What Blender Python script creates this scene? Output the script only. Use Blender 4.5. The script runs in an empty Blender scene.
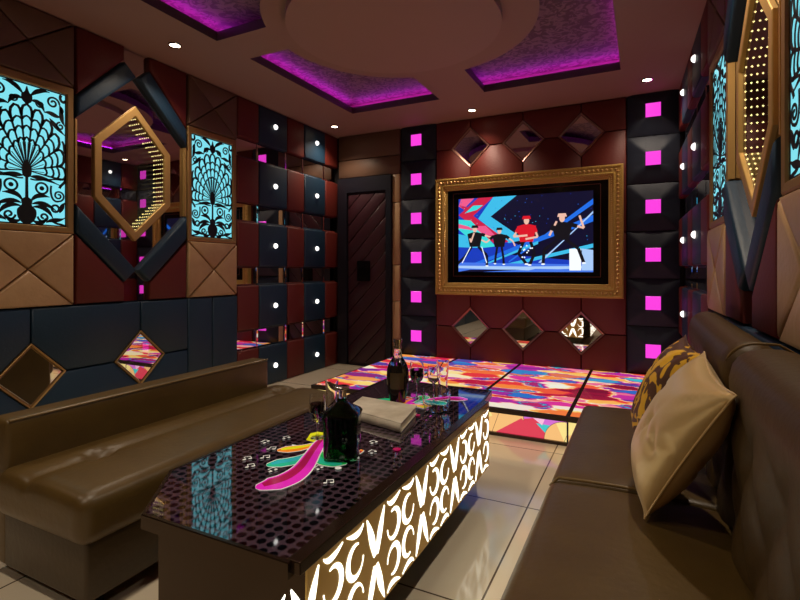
import bpy, bmesh, math, random
from mathutils import Vector, Matrix
random.seed(7)
PI = math.pi
S = bpy.context.scene
COL = S.collection

# ---------------------------------------------------------------- camera, world, exposure
cd = bpy.data.cameras.new('camera'); cam = bpy.data.objects.new('camera', cd); COL.objects.link(cam)
cd.sensor_width = 36; cd.lens = 492 / 800 * 36; cd.shift_y = -(300 - 269.5) / 800; cd.clip_start = .02
cam.location = (0, 0, 1.168); cam.rotation_euler = (PI / 2, 0, math.atan2(.4431, .8965))
S.camera = cam
w = bpy.data.worlds.new('world'); S.world = w; w.use_nodes = True
w.node_tree.nodes['Background'].inputs[0].default_value = (.01, .008, .008, 1)
w.node_tree.nodes['Background'].inputs[1].default_value = .3
S.view_settings.view_transform = 'Standard'; S.view_settings.look = 'None'
S.view_settings.gamma = 1; S.view_settings.exposure = 0.0; S.view_settings.use_curve_mapping = False
S.cycles.use_denoising = True
S.cycles.max_bounces = 10; S.cycles.glossy_bounces = 6; S.cycles.transmission_bounces = 8; S.cycles.transparent_max_bounces = 12
S.cycles.sample_clamp_indirect = 4; S.cycles.caustics_reflective = False; S.cycles.caustics_refractive = False
SPOT_W, SPOT_COL = 37.0, (1.0, .83, .64)
COVE_E = 6.2
COLOURFUL_E = .92

# ---------------------------------------------------------------- helpers
def lin(r, g, b):
    f = lambda v: (v / 255 / 12.92) if v <= 10 else ((v / 255 + .055) / 1.055) ** 2.4
    return (f(r), f(g), f(b), 1)

def mat(name, col, rough=.5, metal=0., bump=None, emit=None, spec=None, coat=0, var=None, trans=0):
    m = bpy.data.materials.new(name); m.use_nodes = True
    nt = m.node_tree; b = nt.nodes['Principled BSDF']
    b.inputs['Base Color'].default_value = col; b.inputs['Roughness'].default_value = rough; b.inputs['Metallic'].default_value = metal
    if spec is not None: b.inputs['Specular IOR Level'].default_value = spec
    if coat: b.inputs['Coat Weight'].default_value = coat; b.inputs['Coat Roughness'].default_value = .08
    if trans: b.inputs['Transmission Weight'].default_value = trans; b.inputs['IOR'].default_value = 1.45
    if emit: b.inputs['Emission Color'].default_value = emit[0]; b.inputs['Emission Strength'].default_value = emit[1]
    tc = nt.nodes.new('ShaderNodeTexCoord')
    if bump:
        n = nt.nodes.new('ShaderNodeTexNoise'); n.inputs['Scale'].default_value = bump[0]; n.inputs['Detail'].default_value = 6
        bp = nt.nodes.new('ShaderNodeBump'); bp.inputs['Strength'].default_value = bump[1]; bp.inputs['Distance'].default_value = .01
        nt.links.new(tc.outputs['Object'], n.inputs['Vector']); nt.links.new(n.outputs['Fac'], bp.inputs['Height']); nt.links.new(bp.outputs['Normal'], b.inputs['Normal'])
    if var:
        n = nt.nodes.new('ShaderNodeTexNoise'); n.inputs['Scale'].default_value = var[0]; n.inputs['Detail'].default_value = 5
        r = ramp(nt, [(.3, col), (.72, var[1])])
        nt.links.new(tc.outputs['Object'], n.inputs['Vector']); nt.links.new(n.outputs['Fac'], r.inputs[0]); nt.links.new(r.outputs[0], b.inputs['Base Color'])
    return m

def ramp(nt, stops, interp='LINEAR'):
    r = nt.nodes.new('ShaderNodeValToRGB'); cr = r.color_ramp; cr.interpolation = interp
    while len(cr.elements) < len(stops): cr.elements.new(.5)
    for e, (p, c) in zip(cr.elements, stops): e.position = p; e.color = c
    return r

def emis(name, col, strength):
    m = mat(name, (0.02, 0.02, 0.02, 1), .3, emit=(col, strength)); return m

class MB:
    def __init__(s): s.v = []; s.f = []; s.mi = []; s.cur = 0
    def add(s, vs, fs):
        k = len(s.v); s.v += [tuple(x) for x in vs]
        for f in fs: s.f.append([k + i for i in f]); s.mi.append(s.cur)
    def box(s, x0, x1, y0, y1, z0, z1):
        s.add([(x0,y0,z0),(x1,y0,z0),(x1,y1,z0),(x0,y1,z0),(x0,y0,z1),(x1,y0,z1),(x1,y1,z1),(x0,y1,z1)],
              [(0,3,2,1),(4,5,6,7),(0,1,5,4),(1,2,6,5),(2,3,7,6),(3,0,4,7)])
    def rings(s, rs, cap0=True, cap1=True, closed=True):
        n = len(rs[0]); k = len(s.v)
        for r in rs: s.v += [tuple(p) for p in r]
        for i in range(len(rs) - 1):
            for j in range(n if closed else n - 1):
                a = k + i*n + j; b = k + i*n + (j+1) % n
                s.f.append([a, b, b + n, a + n]); s.mi.append(s.cur)
        if cap0: s.f.append([k + j for j in range(n)][::-1]); s.mi.append(s.cur)
        if cap1: s.f.append([k + (len(rs)-1)*n + j for j in range(n)]); s.mi.append(s.cur)
    def lathe(s, prof, cx=0, cy=0, n=24, cap0=True, cap1=True):
        s.rings([[(cx + r*math.cos(2*PI*j/n), cy + r*math.sin(2*PI*j/n), z) for j in range(n)] for r, z in prof], cap0, cap1)
    def tube(s, pts, r, n=8):
        pts = [Vector(p) for p in pts]; rs = []
        for i, p in enumerate(pts):
            d = (pts[min(i+1, len(pts)-1)] - pts[max(i-1, 0)]).normalized()
            up = Vector((0,0,1)) if abs(d.z) < .9 else Vector((1,0,0))
            a = d.cross(up).normalized(); b = d.cross(a)
            rr = r[i] if isinstance(r, (list, tuple)) else r
            rs.append([p + (a*math.cos(2*PI*j/n) + b*math.sin(2*PI*j/n))*rr for j in range(n)])
        s.rings(rs)
    def rbox(s, x0, x1, y0, y1, z0, z1, r, n=8, nl=None, disp=None):
        """rounded box; every side is a grid so disp(p, normal) can shape it"""
        c = Vector(((x0+x1)/2, (y0+y1)/2, (z0+z1)/2)); h = Vector(((x1-x0)/2, (y1-y0)/2, (z1-z0)/2))
        rr = [min(r, q) for q in h]
        def axis(hh, rad, cnt):
            a = [-hh + rad*(1 - math.cos(PI/2*i/3)) for i in range(4)]
            m = [-hh + rad + (2*hh - 2*rad)*i/cnt for i in range(1, cnt)]
            return a + m + [-q for q in a[::-1]]
        nl = nl or (n, n, n)
        ax = [axis(h[i], rr[i], nl[i]) for i in range(3)]
        for d in range(3):
            for sg in (-1, 1):
                e, g = (d+1) % 3, (d+2) % 3
                A, B_ = ax[e], ax[g]; vs = []
                for a in A:
                    for b in B_:
                        p = Vector((0,0,0)); p[d] = sg*h[d]; p[e] = a; p[g] = b
                        q = Vector([max(-(h[i]-rr[i]), min(h[i]-rr[i], p[i])) for i in range(3)])
                        o = p - q; o = Vector([o[i]/max(rr[i], 1e-6) for i in range(3)])
                        nn = o.normalized() if o.length > 0 else Vector((0,0,1))
                        P = Vector([q[i] + nn[i]*rr[i] for i in range(3)]) + c
                        if disp: P = P + disp(P, nn)
                        vs.append(P)
                nb = len(B_); fs = []
                for i in range(len(A)-1):
                    for j in range(nb-1):
                        q = (i*nb+j, (i+1)*nb+j, (i+1)*nb+j+1, i*nb+j+1)
                        fs.append(q if sg > 0 else q[::-1])
                s.add(vs, fs)
    def build(s, name, mats, parent=None, smooth=False, loc=None, rz=0, merge=True, weld=1e-5):
        me = bpy.data.meshes.new(name); me.from_pydata(s.v, [], s.f)
        for m in (mats if isinstance(mats, (list, tuple)) else [mats]): me.materials.append(m)
        me.polygons.foreach_set('material_index', s.mi)
        bm = bmesh.new(); bm.from_mesh(me)
        if merge: bmesh.ops.remove_doubles(bm, verts=bm.verts, dist=weld)
        bmesh.ops.recalc_face_normals(bm, faces=bm.faces)
        if smooth:
            ang = math.radians(smooth if smooth is not True else 40)
            for f in bm.faces: f.smooth = True
            for e in bm.edges:
                if len(e.link_faces) == 2 and e.calc_face_angle(0) > ang: e.smooth = False
        bm.to_mesh(me); bm.free()
        o = bpy.data.objects.new(name, me); COL.objects.link(o)
        if parent: o.parent = parent
        if loc is not None: o.location = loc
        if rz: o.rotation_euler = (0, 0, rz)
        return o

def tag(o, label=None, cat=None, group=None, kind=None):
    if label: o['label'] = label
    if cat: o['category'] = cat
    if group: o['group'] = group
    if kind: o['kind'] = kind
    return o
def empty(name, loc, rz=0):
    o = bpy.data.objects.new(name, None); COL.objects.link(o); o.location = loc; o.rotation_euler = (0, 0, rz); o.empty_display_size = .1
    return o
def copy_tree(o, parent=None):
    c = o.copy(); COL.objects.link(c)
    if parent: c.parent = parent
    for ch in list(o.children): copy_tree(ch, c)
    return c

def inset(poly, d):
    n = len(poly); out = []
    ar = sum(poly[i][0]*poly[(i+1)%n][1] - poly[(i+1)%n][0]*poly[i][1] for i in range(n))
    sg = 1 if ar > 0 else -1
    for i in range(n):
        p0, p1, p2 = Vector(poly[i-1]), Vector(poly[i]), Vector(poly[(i+1)%n])
        a = (p1-p0).normalized(); b = (p2-p1).normalized()
        na = Vector((-a.y, a.x))*sg; nb = Vector((-b.y, b.x))*sg
        k = 1 + na.dot(nb)
        out.append(tuple(p1 + (na+nb)*(d/max(k, .25))))
    return out
def pad(mb, poly, n0, n1, r, mp, gap=.002):
    """upholstered panel: polygon (u, z), from depth n0 out to n1, edges rolled over r"""
    P = inset(poly, gap); h = n1 - n0
    rs = []
    for d, k in ((0, 0), (0, .55), (.12, .74), (.4, .92), (1, 1.0)):
        rs.append([mp(u, z, n0 + h*k) for u, z in inset(P, r*d)])
    mb.rings(rs, cap0=False)
def stroke(mb, pts, wd, y0, y1, mp=lambda u, z, n: (u, n, z)):
    """flat ribbon along 2D pts; wd is a width or a list of widths"""
    n = len(pts); L = []; R = []
    for i, p in enumerate(pts):
        a = Vector(pts[max(i-1, 0)]); b = Vector(pts[min(i+1, n-1)]); d = (b-a)
        d = d.normalized() if d.length > 1e-9 else Vector((1, 0))
        nn = Vector((-d.y, d.x)); q = (wd(i/(n-1)) if callable(wd) else wd)/2
        L.append(Vector(p) + nn*q); R.append(Vector(p) - nn*q)
    rs = [[mp(l.x, l.y, y0), mp(l.x, l.y, y1), mp(r.x, r.y, y1), mp(r.x, r.y, y0)] for l, r in zip(L, R)]
    mb.rings(rs)
def flat(mb, poly, y0, y1, mp=lambda u, z, n: (u, n, z)):
    mb.rings([[mp(u, z, y0) for u, z in poly], [mp(u, z, y1) for u, z in poly]])
def arc(cx, cy, rx, ry, a0, a1, n=14):
    return [(cx + rx*math.cos(math.radians(a0+(a1-a0)*i/n)), cy + ry*math.sin(math.radians(a0+(a1-a0)*i/n))) for i in range(n+1)]
def spiral(cx, cy, r0, r1, a0, turns, n=26):
    return [(cx + (r0+(r1-r0)*i/n)*math.cos(math.radians(a0)+2*PI*turns*i/n), cy + (r0+(r1-r0)*i/n)*math.sin(math.radians(a0)+2*PI*turns*i/n)) for i in range(n+1)]
def bez(p0, p1, p2, p3, n=14):
    o = []
    for i in range(n+1):
        t = i/n; a = (1-t)**3; b = 3*t*(1-t)**2; c = 3*t*t*(1-t); d = t**3
        o.append((a*p0[0]+b*p1[0]+c*p2[0]+d*p3[0], a*p0[1]+b*p1[1]+c*p2[1]+d*p3[1]))
    return o
def smoothpoly(pts, n=6):
    """closed Catmull-Rom through pts"""
    o = []; m = len(pts)
    for i in range(m):
        p = [Vector(pts[(i+k-1) % m]) for k in range(4)]
        for j in range(n):
            t = j/n
            q = .5*((2*p[1]) + (-p[0]+p[2])*t + (2*p[0]-5*p[1]+4*p[2]-p[3])*t*t + (-p[0]+3*p[1]-3*p[2]+p[3])*t**3)
            o.append((q.x, q.y))
    return o

# ---------------------------------------------------------------- materials
M = {}
M['navy'] = mat('navy_leather', lin(24, 52, 74), .5, bump=(60, .12))
M['red'] = mat('oxblood_leather', lin(104, 32, 22), .55, bump=(60, .12))
M['tan'] = mat('tan_leather', lin(200, 162, 120), .42, bump=(50, .15), var=(9, lin(188, 150, 108)))
M['brown_and_shaded_tan'] = mat('brown_and_shaded_tan_panel', lin(110, 80, 62), .55, bump=(90, .1))  # brown boards; on the upper tan panels this darker colour stands for shade
M['backing'] = mat('wall_backing', lin(22, 16, 15), .6)
M['tuft'] = mat('midnight_leather', lin(20, 28, 46), .6, bump=(40, .1))
M['mirror'] = mat('mirror_glass', (.72, .70, .70, 1), .015, 1)
M['mirror_dark'] = mat('bronze_mirror_glass', (.66, .60, .58, 1), .02, 1)
M['gold'] = mat('brushed_gold', lin(214, 172, 104), .38, .6, bump=(120, .06))
M['gold_dark'] = mat('antique_gold_trim', lin(170, 132, 80), .42, .5)
M['pink_trim'] = mat('rose_bevel_trim', lin(170, 120, 108), .3, .6)
M['gold_carved'] = mat('carved_gold', lin(216, 176, 92), .40, .35, bump=(60, .7))
M['ceiling'] = mat('taupe_ceiling', lin(176, 136, 122), .7, bump=(14, .05))
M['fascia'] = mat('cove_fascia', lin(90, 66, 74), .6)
M['ceil_disc'] = mat('taupe_disc', lin(182, 142, 128), .65)
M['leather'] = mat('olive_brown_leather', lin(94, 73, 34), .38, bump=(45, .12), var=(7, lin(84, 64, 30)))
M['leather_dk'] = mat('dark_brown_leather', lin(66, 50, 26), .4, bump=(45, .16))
M['back_leather'] = mat('umber_leather', lin(74, 54, 22), .5, bump=(45, .16), spec=.3)
M['piping'] = mat('tan_piping', lin(120, 96, 54), .35)
M['black'] = mat('black_lacquer', lin(10, 9, 10), .18)
M['blackmatt'] = mat('black_cutout', lin(8, 8, 10), .5)
M['tvblack'] = mat('tv_surround_black', lin(9, 7, 7), .12)
M['cyan'] = emis('cyan_backlit_acrylic', lin(128, 226, 240), 1.0)
M['pink'] = emis('pink_backlit_square', lin(255, 64, 226), 1.0)
M['lampwhite'] = emis('white_dome_lamp', (1, .97, .92, 1), 2.2)
M['spot'] = emis('downlight_lens', (1, .82, .55, 1), 14)
M['led'] = emis('warm_led', (1, .80, .30, 1), 3.2)
M['cove'] = emis('violet_cove_strip', (.62, .03, 1, 1), COVE_E)
M['white_lit'] = emis('white_lit_inlay', (1, .97, .80, 1), 2.6)
M['chrome'] = mat('polished_chrome', (.75, .73, .7, 1), .12, 1)
M['glass'] = mat('clear_glass', (1, 1, 1, 1), .0, trans=1)
M['green_glass'] = mat('green_bottle_glass', (.03, .50, .10, 1), .02, trans=1)
M['dark_glass'] = mat('dark_bottle_glass', (.012, .010, .008, 1), .05, coat=.5)
M['liquor'] = mat('dark_liquor', (.02, .008, .006, 1), .05)
M['maroon'] = mat('plum_door_leather', lin(60, 26, 34), .4, bump=(50, .12))
M['doorframe'] = mat('dark_door_frame', lin(26, 24, 34), .35)
M['knobwhite'] = M['lampwhite']

def satin():
    m = mat('gold_satin', lin(222, 186, 122), .36, .25, bump=(5, .25)); b = m.node_tree.nodes['Principled BSDF']
    b.inputs['Sheen Weight'].default_value = .3
    return m
M['satin'] = satin()
def floral():
    m = mat('brown_cloth_gold_leaves', lin(92, 58, 36), .5); nt = m.node_tree; b = nt.nodes['Principled BSDF']
    tc = nt.nodes.new('ShaderNodeTexCoord'); n = nt.nodes.new('ShaderNodeTexNoise'); n.inputs['Scale'].default_value = 7.5; n.inputs['Detail'].default_value = 1.5; n.inputs['Distortion'].default_value = 2.6
    r = ramp(nt, [(0, lin(92, 58, 36)), (.50, lin(92, 58, 36)), (.515, lin(236, 180, 44)), (1, lin(246, 196, 60))])
    nt.links.new(tc.outputs['Object'], n.inputs['Vector']); nt.links.new(n.outputs['Fac'], r.inputs[0]); nt.links.new(r.outputs[0], b.inputs['Base Color'])
    return m
M['floral'] = floral()
def floor_mat():
    m = mat('beige_polished_tile', lin(232, 216, 188), .09); nt = m.node_tree; b = nt.nodes['Principled BSDF']
    tc = nt.nodes.new('ShaderNodeTexCoord'); mp = nt.nodes.new('ShaderNodeMapping'); mp.inputs['Location'].default_value = (.51, -3.24 + .8*5, 0)
    br = nt.nodes.new('ShaderNodeTexBrick'); br.offset = 0; br.inputs['Scale'].default_value = 1
    br.inputs['Brick Width'].default_value = .8; br.inputs['Row Height'].default_value = .8; br.inputs['Mortar Size'].default_value = .004
    br.inputs['Color1'].default_value = lin(244, 232, 206); br.inputs['Color2'].default_value = lin(238, 222, 194); br.inputs['Mortar'].default_value = lin(96, 80, 60)
    nt.links.new(tc.outputs['Object'], mp.inputs[0]); nt.links.new(mp.outputs[0], br.inputs['Vector']); nt.links.new(br.outputs['Color'], b.inputs['Base Color'])
    return m
M['floor'] = floor_mat()
def damask():
    m = mat('damask_wallpaper', lin(110, 84, 80), .6); nt = m.node_tree; b = nt.nodes['Principled BSDF']
    tc = nt.nodes.new('ShaderNodeTexCoord'); v = nt.nodes.new('ShaderNodeTexNoise'); v.inputs['Scale'].default_value = 13; v.inputs['Detail'].default_value = 4; v.inputs['Distortion'].default_value = 2.1
    r = ramp(nt, [(0, lin(104, 76, 72)), (.46, lin(110, 82, 78)), (.54, lin(150, 120, 112)), (1, lin(154, 124, 116))])
    nt.links.new(tc.outputs['Object'], v.inputs['Vector']); nt.links.new(v.outputs['Fac'], r.inputs[0]); nt.links.new(r.outputs[0], b.inputs['Base Color'])
    return m
M['damask'] = damask()
def brush(name, sx, sy, loc, E):
    """backlit glass printed with brush strokes of colour, streaks running across the room"""
    m = mat(name, (.02, .02, .02, 1), .07); nt = m.node_tree; b = nt.nodes['Principled BSDF']
    tc = nt.nodes.new('ShaderNodeTexCoord'); mp = nt.nodes.new('ShaderNodeMapping'); mp.inputs['Scale'].default_value = (sx, sy, 1); mp.inputs['Location'].default_value = loc
    mp.inputs['Rotation'].default_value = (0, 0, -.10)
    nz = nt.nodes.new('ShaderNodeTexNoise'); nz.inputs['Scale'].default_value = 2.2; nz.inputs['Detail'].default_value = 3
    mx = nt.nodes.new('ShaderNodeMix'); mx.data_type = 'VECTOR'; mx.inputs['Factor'].default_value = .42
    v = nt.nodes.new('ShaderNodeTexVoronoi'); v.feature = 'SMOOTH_F1'; v.inputs['Scale'].default_value = 1; v.inputs['Smoothness'].default_value = .35; v.inputs['Randomness'].default_value = 1
    sep = nt.nodes.new('ShaderNodeSeparateColor')
    cs = [(0, lin(120, 10, 50)), (.08, lin(214, 24, 70)), (.19, lin(236, 60, 60)), (.27, lin(250, 140, 60)), (.35, lin(254, 216, 110)), (.42, lin(244, 244, 226)),
          (.48, lin(250, 150, 150)), (.55, lin(226, 50, 150)), (.62, lin(176, 40, 160)), (.69, lin(100, 40, 140)), (.75, lin(40, 110, 200)), (.80, lin(60, 196, 206)), (.86, lin(120, 40, 130)), (.93, lin(216, 26, 80)), (1, lin(250, 190, 90))]
    r = ramp(nt, cs)
    L = nt.links.new
    L(tc.outputs['Object'], mp.inputs[0]); L(mp.outputs[0], nz.inputs['Vector']); L(mp.outputs[0], mx.inputs['A']); L(nz.outputs['Color'], mx.inputs['B'])
    L(mx.outputs['Result'], v.inputs['Vector']); L(v.outputs['Color'], sep.inputs[0]); L(sep.outputs[0], r.inputs[0])
    L(r.outputs[0], b.inputs['Emission Color']); b.inputs['Emission Strength'].default_value = E
    return m
M['brush'] = brush('colour_brush_backlit_glass', 5.6, 14, (3, 1, 0), COLOURFUL_E)
def table_glass():
    m = mat('dotted_black_glass', lin(12, 9, 14), .035); nt = m.node_tree; b = nt.nodes['Principled BSDF']; L = nt.links.new; b.inputs['IOR'].default_value = 2.5
    tc = nt.nodes.new('ShaderNodeTexCoord'); sc = nt.nodes.new('ShaderNodeVectorMath'); sc.operation = 'MULTIPLY'; sc.inputs[1].default_value = (1/.032, 1/.032, 0)
    fr = nt.nodes.new('ShaderNodeVectorMath'); fr.operation = 'FRACTION'; sb = nt.nodes.new('ShaderNodeVectorMath'); sb.operation = 'SUBTRACT'; sb.inputs[1].default_value = (.5, .5, 0)
    ln = nt.nodes.new('ShaderNodeVectorMath'); ln.operation = 'LENGTH'
    r = ramp(nt, [(0, lin(7, 5, 8)), (.36, lin(7, 5, 8)), (.40, lin(76, 60, 74)), (1, lin(76, 60, 74))])
    L(tc.outputs['Object'], sc.inputs[0]); L(sc.outputs[0], fr.inputs[0]); L(fr.outputs[0], sb.inputs[0]); L(sb.outputs[0], ln.inputs[0]); L(ln.outputs['Value'], r.inputs[0])
    L(r.outputs[0], b.inputs['Base Color'])
    return m
M['tabletop'] = table_glass()
def half_mirror():
    m = bpy.data.materials.new('half_silvered_glass'); m.use_nodes = True; nt = m.node_tree; nt.nodes.clear(); L = nt.links.new
    o = nt.nodes.new('ShaderNodeOutputMaterial'); mx = nt.nodes.new('ShaderNodeMixShader'); g = nt.nodes.new('ShaderNodeBsdfGlossy'); t = nt.nodes.new('ShaderNodeBsdfTransparent')
    g.inputs['Roughness'].default_value = .01; g.inputs['Color'].default_value = (.9, .88, .88, 1); mx.inputs[0].default_value = .5
    L(t.outputs[0], mx.inputs[1]); L(g.outputs[0], mx.inputs[2]); L(mx.outputs[0], o.inputs[0]); return m
M['half'] = half_mirror()

# ---------------------------------------------------------------- wall frames
HZ = 2.8; YB = 5.134
mpL = lambda u, z, n: (-3.42 + n, u, z)
TH = math.atan(.032); cT, sT = math.cos(TH), math.sin(TH)
def mpR(u, z, n): return (.318 + (YB - u)*.032 - n*cT, u - n*sT, z)
mpB = lambda u, z, n: (u, YB - n, z)
RZ = {'L': -PI/2, 'R': PI/2 + TH, 'B': PI}     # local +y points into the room
MP = {'L': mpL, 'R': mpR, 'B': mpB}

# ---------------------------------------------------------------- room shell
YF = -1.6
mb = MB(); mb.box(-3.8, 1.0, YF, 5.5, -.1, 0); tag(mb.build('floor', M['floor']), kind='structure')
def wall_boxes(side):
    mb = MB(); mp = MP[side]
    def slab(u0, u1, z0, z1, n0, n1):
        c = [mp(u, z, n) for z in (z0, z1) for u, n in ((u0, n0), (u1, n0), (u1, n1), (u0, n1))]
        mb.add(c, [(0,3,2,1),(4,5,6,7),(0,1,5,4),(1,2,6,5),(2,3,7,6),(3,0,4,7)])
    for u0, u1, z0, z1 in ((YF, 2.05, 0, HZ), (2.80, YB+.02, 0, HZ), (2.05, 2.80, 0, 1.25), (2.05, 2.80, 2.5, HZ)): slab(u0, u1, z0, z1, -.3, -.022)
    slab(2.05, 2.80, 1.25, 2.5, -.3, -.2)
    return mb
wl = tag(wall_boxes('L').build('wall_left', M['backing'], merge=False), kind='structure')
wr = tag(wall_boxes('R').build('wall_right', M['backing'], merge=False), kind='structure')
mb = MB(); mb.box(-3.7, .62, YB+.022, YB+.3, 0, 3.1); wb = tag(mb.build('wall_back', M['backing']), kind='structure')
mb = MB(); mb.box(-3.7, .9, YF-.2, YF, 0, 3.1); wf = tag(mb.build('wall_front', M['brown_and_shaded_tan']), kind='structure')

# ceiling: soffit slab with four openings round a cross beam and a disc, upper ceiling above
OX0, OX1, OY0, OY1 = -2.73, -.165, 1.1, 4.40
BX0, BX1, BY0, BY1 = -1.75, -1.31, 2.57, 2.90
CX, CY, CR = -1.46, 2.95, .90
def quad_opening(x0, x1, y0, y1, cornerx, cornery):
    """boundary polygon of one opening: a rectangle with the disc bitten out of the inner corner"""
    pts = []
    # outline sampled; walk the rectangle corners starting opposite the disc
    ox = x0 if cornerx == x1 else x1; oy = y0 if cornery == y1 else y1
    # intersections of the circle with the inner edges
    yx = CY + math.copysign(math.sqrt(CR**2 - (cornerx-CX)**2), oy - CY)
    xy = CX + math.copysign(math.sqrt(CR**2 - (cornery-CY)**2), ox - CX)
    a0 = math.atan2(yx-CY, cornerx-CX); a1 = math.atan2(cornery-CY, xy-CX)
    d = (a1 - a0 + PI) % (2*PI) - PI
    pts = [(xy, cornery), (ox, cornery), (ox, oy), (cornerx, oy), (cornerx, yx)]
    pts += [(CX + CR*math.cos(a0 + d*i/16), CY + CR*math.sin(a0 + d*i/16)) for i in range(1, 16)]
    return pts
opens = [quad_opening(OX0, BX0, BY1, OY1, BX0, BY1), quad_opening(BX1, OX1, BY1, OY1, BX1, BY1),
         quad_opening(OX0, BX0, OY0, BY0, BX0, BY0), quad_opening(BX1, OX1, OY0, BY0, BX1, BY0)]
def ceiling_slab():
    bm = bmesh.new()
    outer = [(-3.8, YF-.2), (.95, YF-.2), (.95, 5.4), (-3.8, 5.4)]
    edges = []
    for loop in [outer] + opens:
        vs = [bm.verts.new((x, y, HZ)) for x, y in loop]
        edges += [bm.edges.new((vs[i], vs[(i+1) % len(vs)])) for i in range(len(vs))]
    bmesh.ops.triangle_fill(bm, use_beauty=True, use_dissolve=False, edges=edges)
    # triangle_fill may fill holes: drop faces whose centre is in an opening
    def inside(p, poly):
        c = False; n = len(poly)
        for i in range(n):
            (x1, y1), (x2, y2) = poly[i], poly[(i+1) % n]
            if (y1 > p[1]) != (y2 > p[1]) and p[0] < (x2-x1)*(p[1]-y1)/(y2-y1)+x1: c = not c
        return c
    dead = [f for f in bm.faces if any(inside(f.calc_center_median(), o) for o in opens)]
    bmesh.ops.delete(bm, geom=dead, context='FACES_ONLY')
    r = bmesh.ops.extrude_face_region(bm, geom=bm.faces[:])
    bmesh.ops.translate(bm, verts=[v for v in r['geom'] if isinstance(v, bmesh.types.BMVert)], vec=(0, 0, .066))
    bmesh.ops.recalc_face_normals(bm, faces=bm.faces)
    me = bpy.data.meshes.new('ceiling'); me.materials.append(M['ceiling']); me.materials.append(M['fascia'])
    for f in bm.faces:
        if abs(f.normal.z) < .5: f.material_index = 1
    bm.to_mesh(me); bm.free()
    o = bpy.data.objects.new('ceiling', me); COL.objects.link(o); return o
ceil = tag(ceiling_slab(), kind='structure')
mb = MB(); mb.box(-3.8, .95, YF-.2, 5.4, 2.935, 3.1); mb.build('upper_ceiling', M['damask'], ceil)
mb = MB()
for x0, x1, y0, y1 in ((OX0-.16, OX0-.12, OY0-.16, OY1+.16), (OX1+.12, OX1+.16, OY0-.16, OY1+.16), (OX0-.16, OX1+.16, OY1+.12, OY1+.16), (OX0-.16, OX1+.16, OY0-.16, OY0-.12)):
    mb.box(x0, x1, y0, y1, HZ+.066, 2.935)
mb.build('cove_side', M['ceiling'], ceil, merge=False)
mb = MB(); mb.lathe([(.70, HZ-.055), (.70, HZ)], -1.48, 2.90, 72, True, False); mb.build('ceiling_disc', M['ceil_disc'], ceil, smooth=30)
# violet light strips lying on the soffit, behind the lip of the openings
for i, (x0, x1, y0, y1, wh) in enumerate(((OX0-.08, OX0-.05, OY0, OY1+.05, 'left'), (OX1+.05, OX1+.08, OY0, OY1+.05, 'right'), (OX0, OX1, OY1+.05, OY1+.08, 'far'))):
    mb = MB(); mb.box(x0, x1, y0, y1, HZ+.067, HZ+.085)
    tag(mb.build('cove_light', M['cove']), 'violet cove light strip glowing along the %s edge of the ceiling recess' % wh, 'cove light', 'violet cove lights')

# ---------------------------------------------------------------- downlights
def downlight(x, y, label, power=1.0):
    r = empty('ceiling_downlight', (x, y, HZ)); tag(r, label, 'downlight', 'recessed ceiling downlights')
    mb = MB(); mb.lathe([(.048, -.001), (.046, -.007), (.036, -.007), (.034, -.001)], n=28, cap0=False, cap1=False); mb.build('trim_ring', M['chrome'], r, smooth=True)
    mb = MB(); mb.lathe([(.034, -.004), (.001, -.006)], n=24, cap0=False); mb.build('lens', M['spot'], r, smooth=True)
    l = bpy.data.lights.new('downlight_bulb', 'SPOT'); l.energy = SPOT_W*power; l.color = SPOT_COL; l.spot_size = math.radians(125); l.spot_blend = .9; l.shadow_soft_size = .03
    o = bpy.data.objects.new('downlight_bulb', l); COL.objects.link(o); o.parent = r; o.location = (0, 0, -.03)
downlight(-3.05, 2.48, 'lit round downlight in ceiling just in front of the left hexagonal mirror')
downlight(-3.155, 4.70, 'lit round downlight in the ceiling corner above the door')
downlight(-1.57, 4.84, 'lit round downlight in ceiling above the left end of the television', .75)
downlight(.03, 4.73, 'lit round downlight in ceiling corner above the right column of pink squares', .6)
for x, y, p, lb in ((-3.05, .3, .7, 'added ceiling downlight behind the viewer over the left wall'), (-1.45, .2, 1, 'added ceiling downlight behind the viewer over the middle of the room'), (.10, 2.30, 1.7, 'added ceiling downlight above the long sofa, out of the picture'),
                 (.12, .3, .35, 'added unseen ceiling downlight above the near end of the long sofa'), (-1.45, -1.0, 1, 'added ceiling downlight near the wall behind the viewer'), (-1.53, 1.45, 1.3, 'added ceiling downlight over the coffee table, above the picture')):
    downlight(x, y, lb, p)  # unseen downlights added to supply much of the room's light

# ---------------------------------------------------------------- wall upholstery (part of the walls)
def cutrect(u0, u1, z0, z1, cuts=()):
    """rectangle with the quarter of a diamond (corner name, half diagonal) cut away at corners"""
    c = dict(cuts); P = []
    for nm, u, z, su, sz in (('bl', u0, z0, 1, 1), ('br', u1, z0, -1, 1), ('tr', u1, z1, -1, -1), ('tl', u0, z1, 1, -1)):
        if nm in c:
            d = c[nm]; a = (u, z + sz*d); b = (u + su*d, z)
            P += [a, b] if nm in ('bl', 'tr') else [b, a]
        else: P.append((u, z))
    return P
def wall_panel(wall, side, poly, m, th=.03, r=.018, name='padded_panel'):
    mb = MB(); pad(mb, poly, -.02, th, r, MP[side]); return mb.build(name, M[m], wall, smooth=50)
COLS = [(3.444, 3.733, 'red'), (3.733, 4.163, 'navy'), (4.163, 4.456, 'red'), (4.456, 4.861, 'navy'), (4.861, 5.128, 'red')]
ROWS = [(0.0, .40, .185), (.585, 1.015, .80), (1.195, 1.625, 1.41), (1.805, 2.235, 2.02), (2.415, 2.798, 2.63)]
BANDS = [(.40, .585), (1.015, 1.195), (1.625, 1.805), (2.235, 2.415)]
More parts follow.
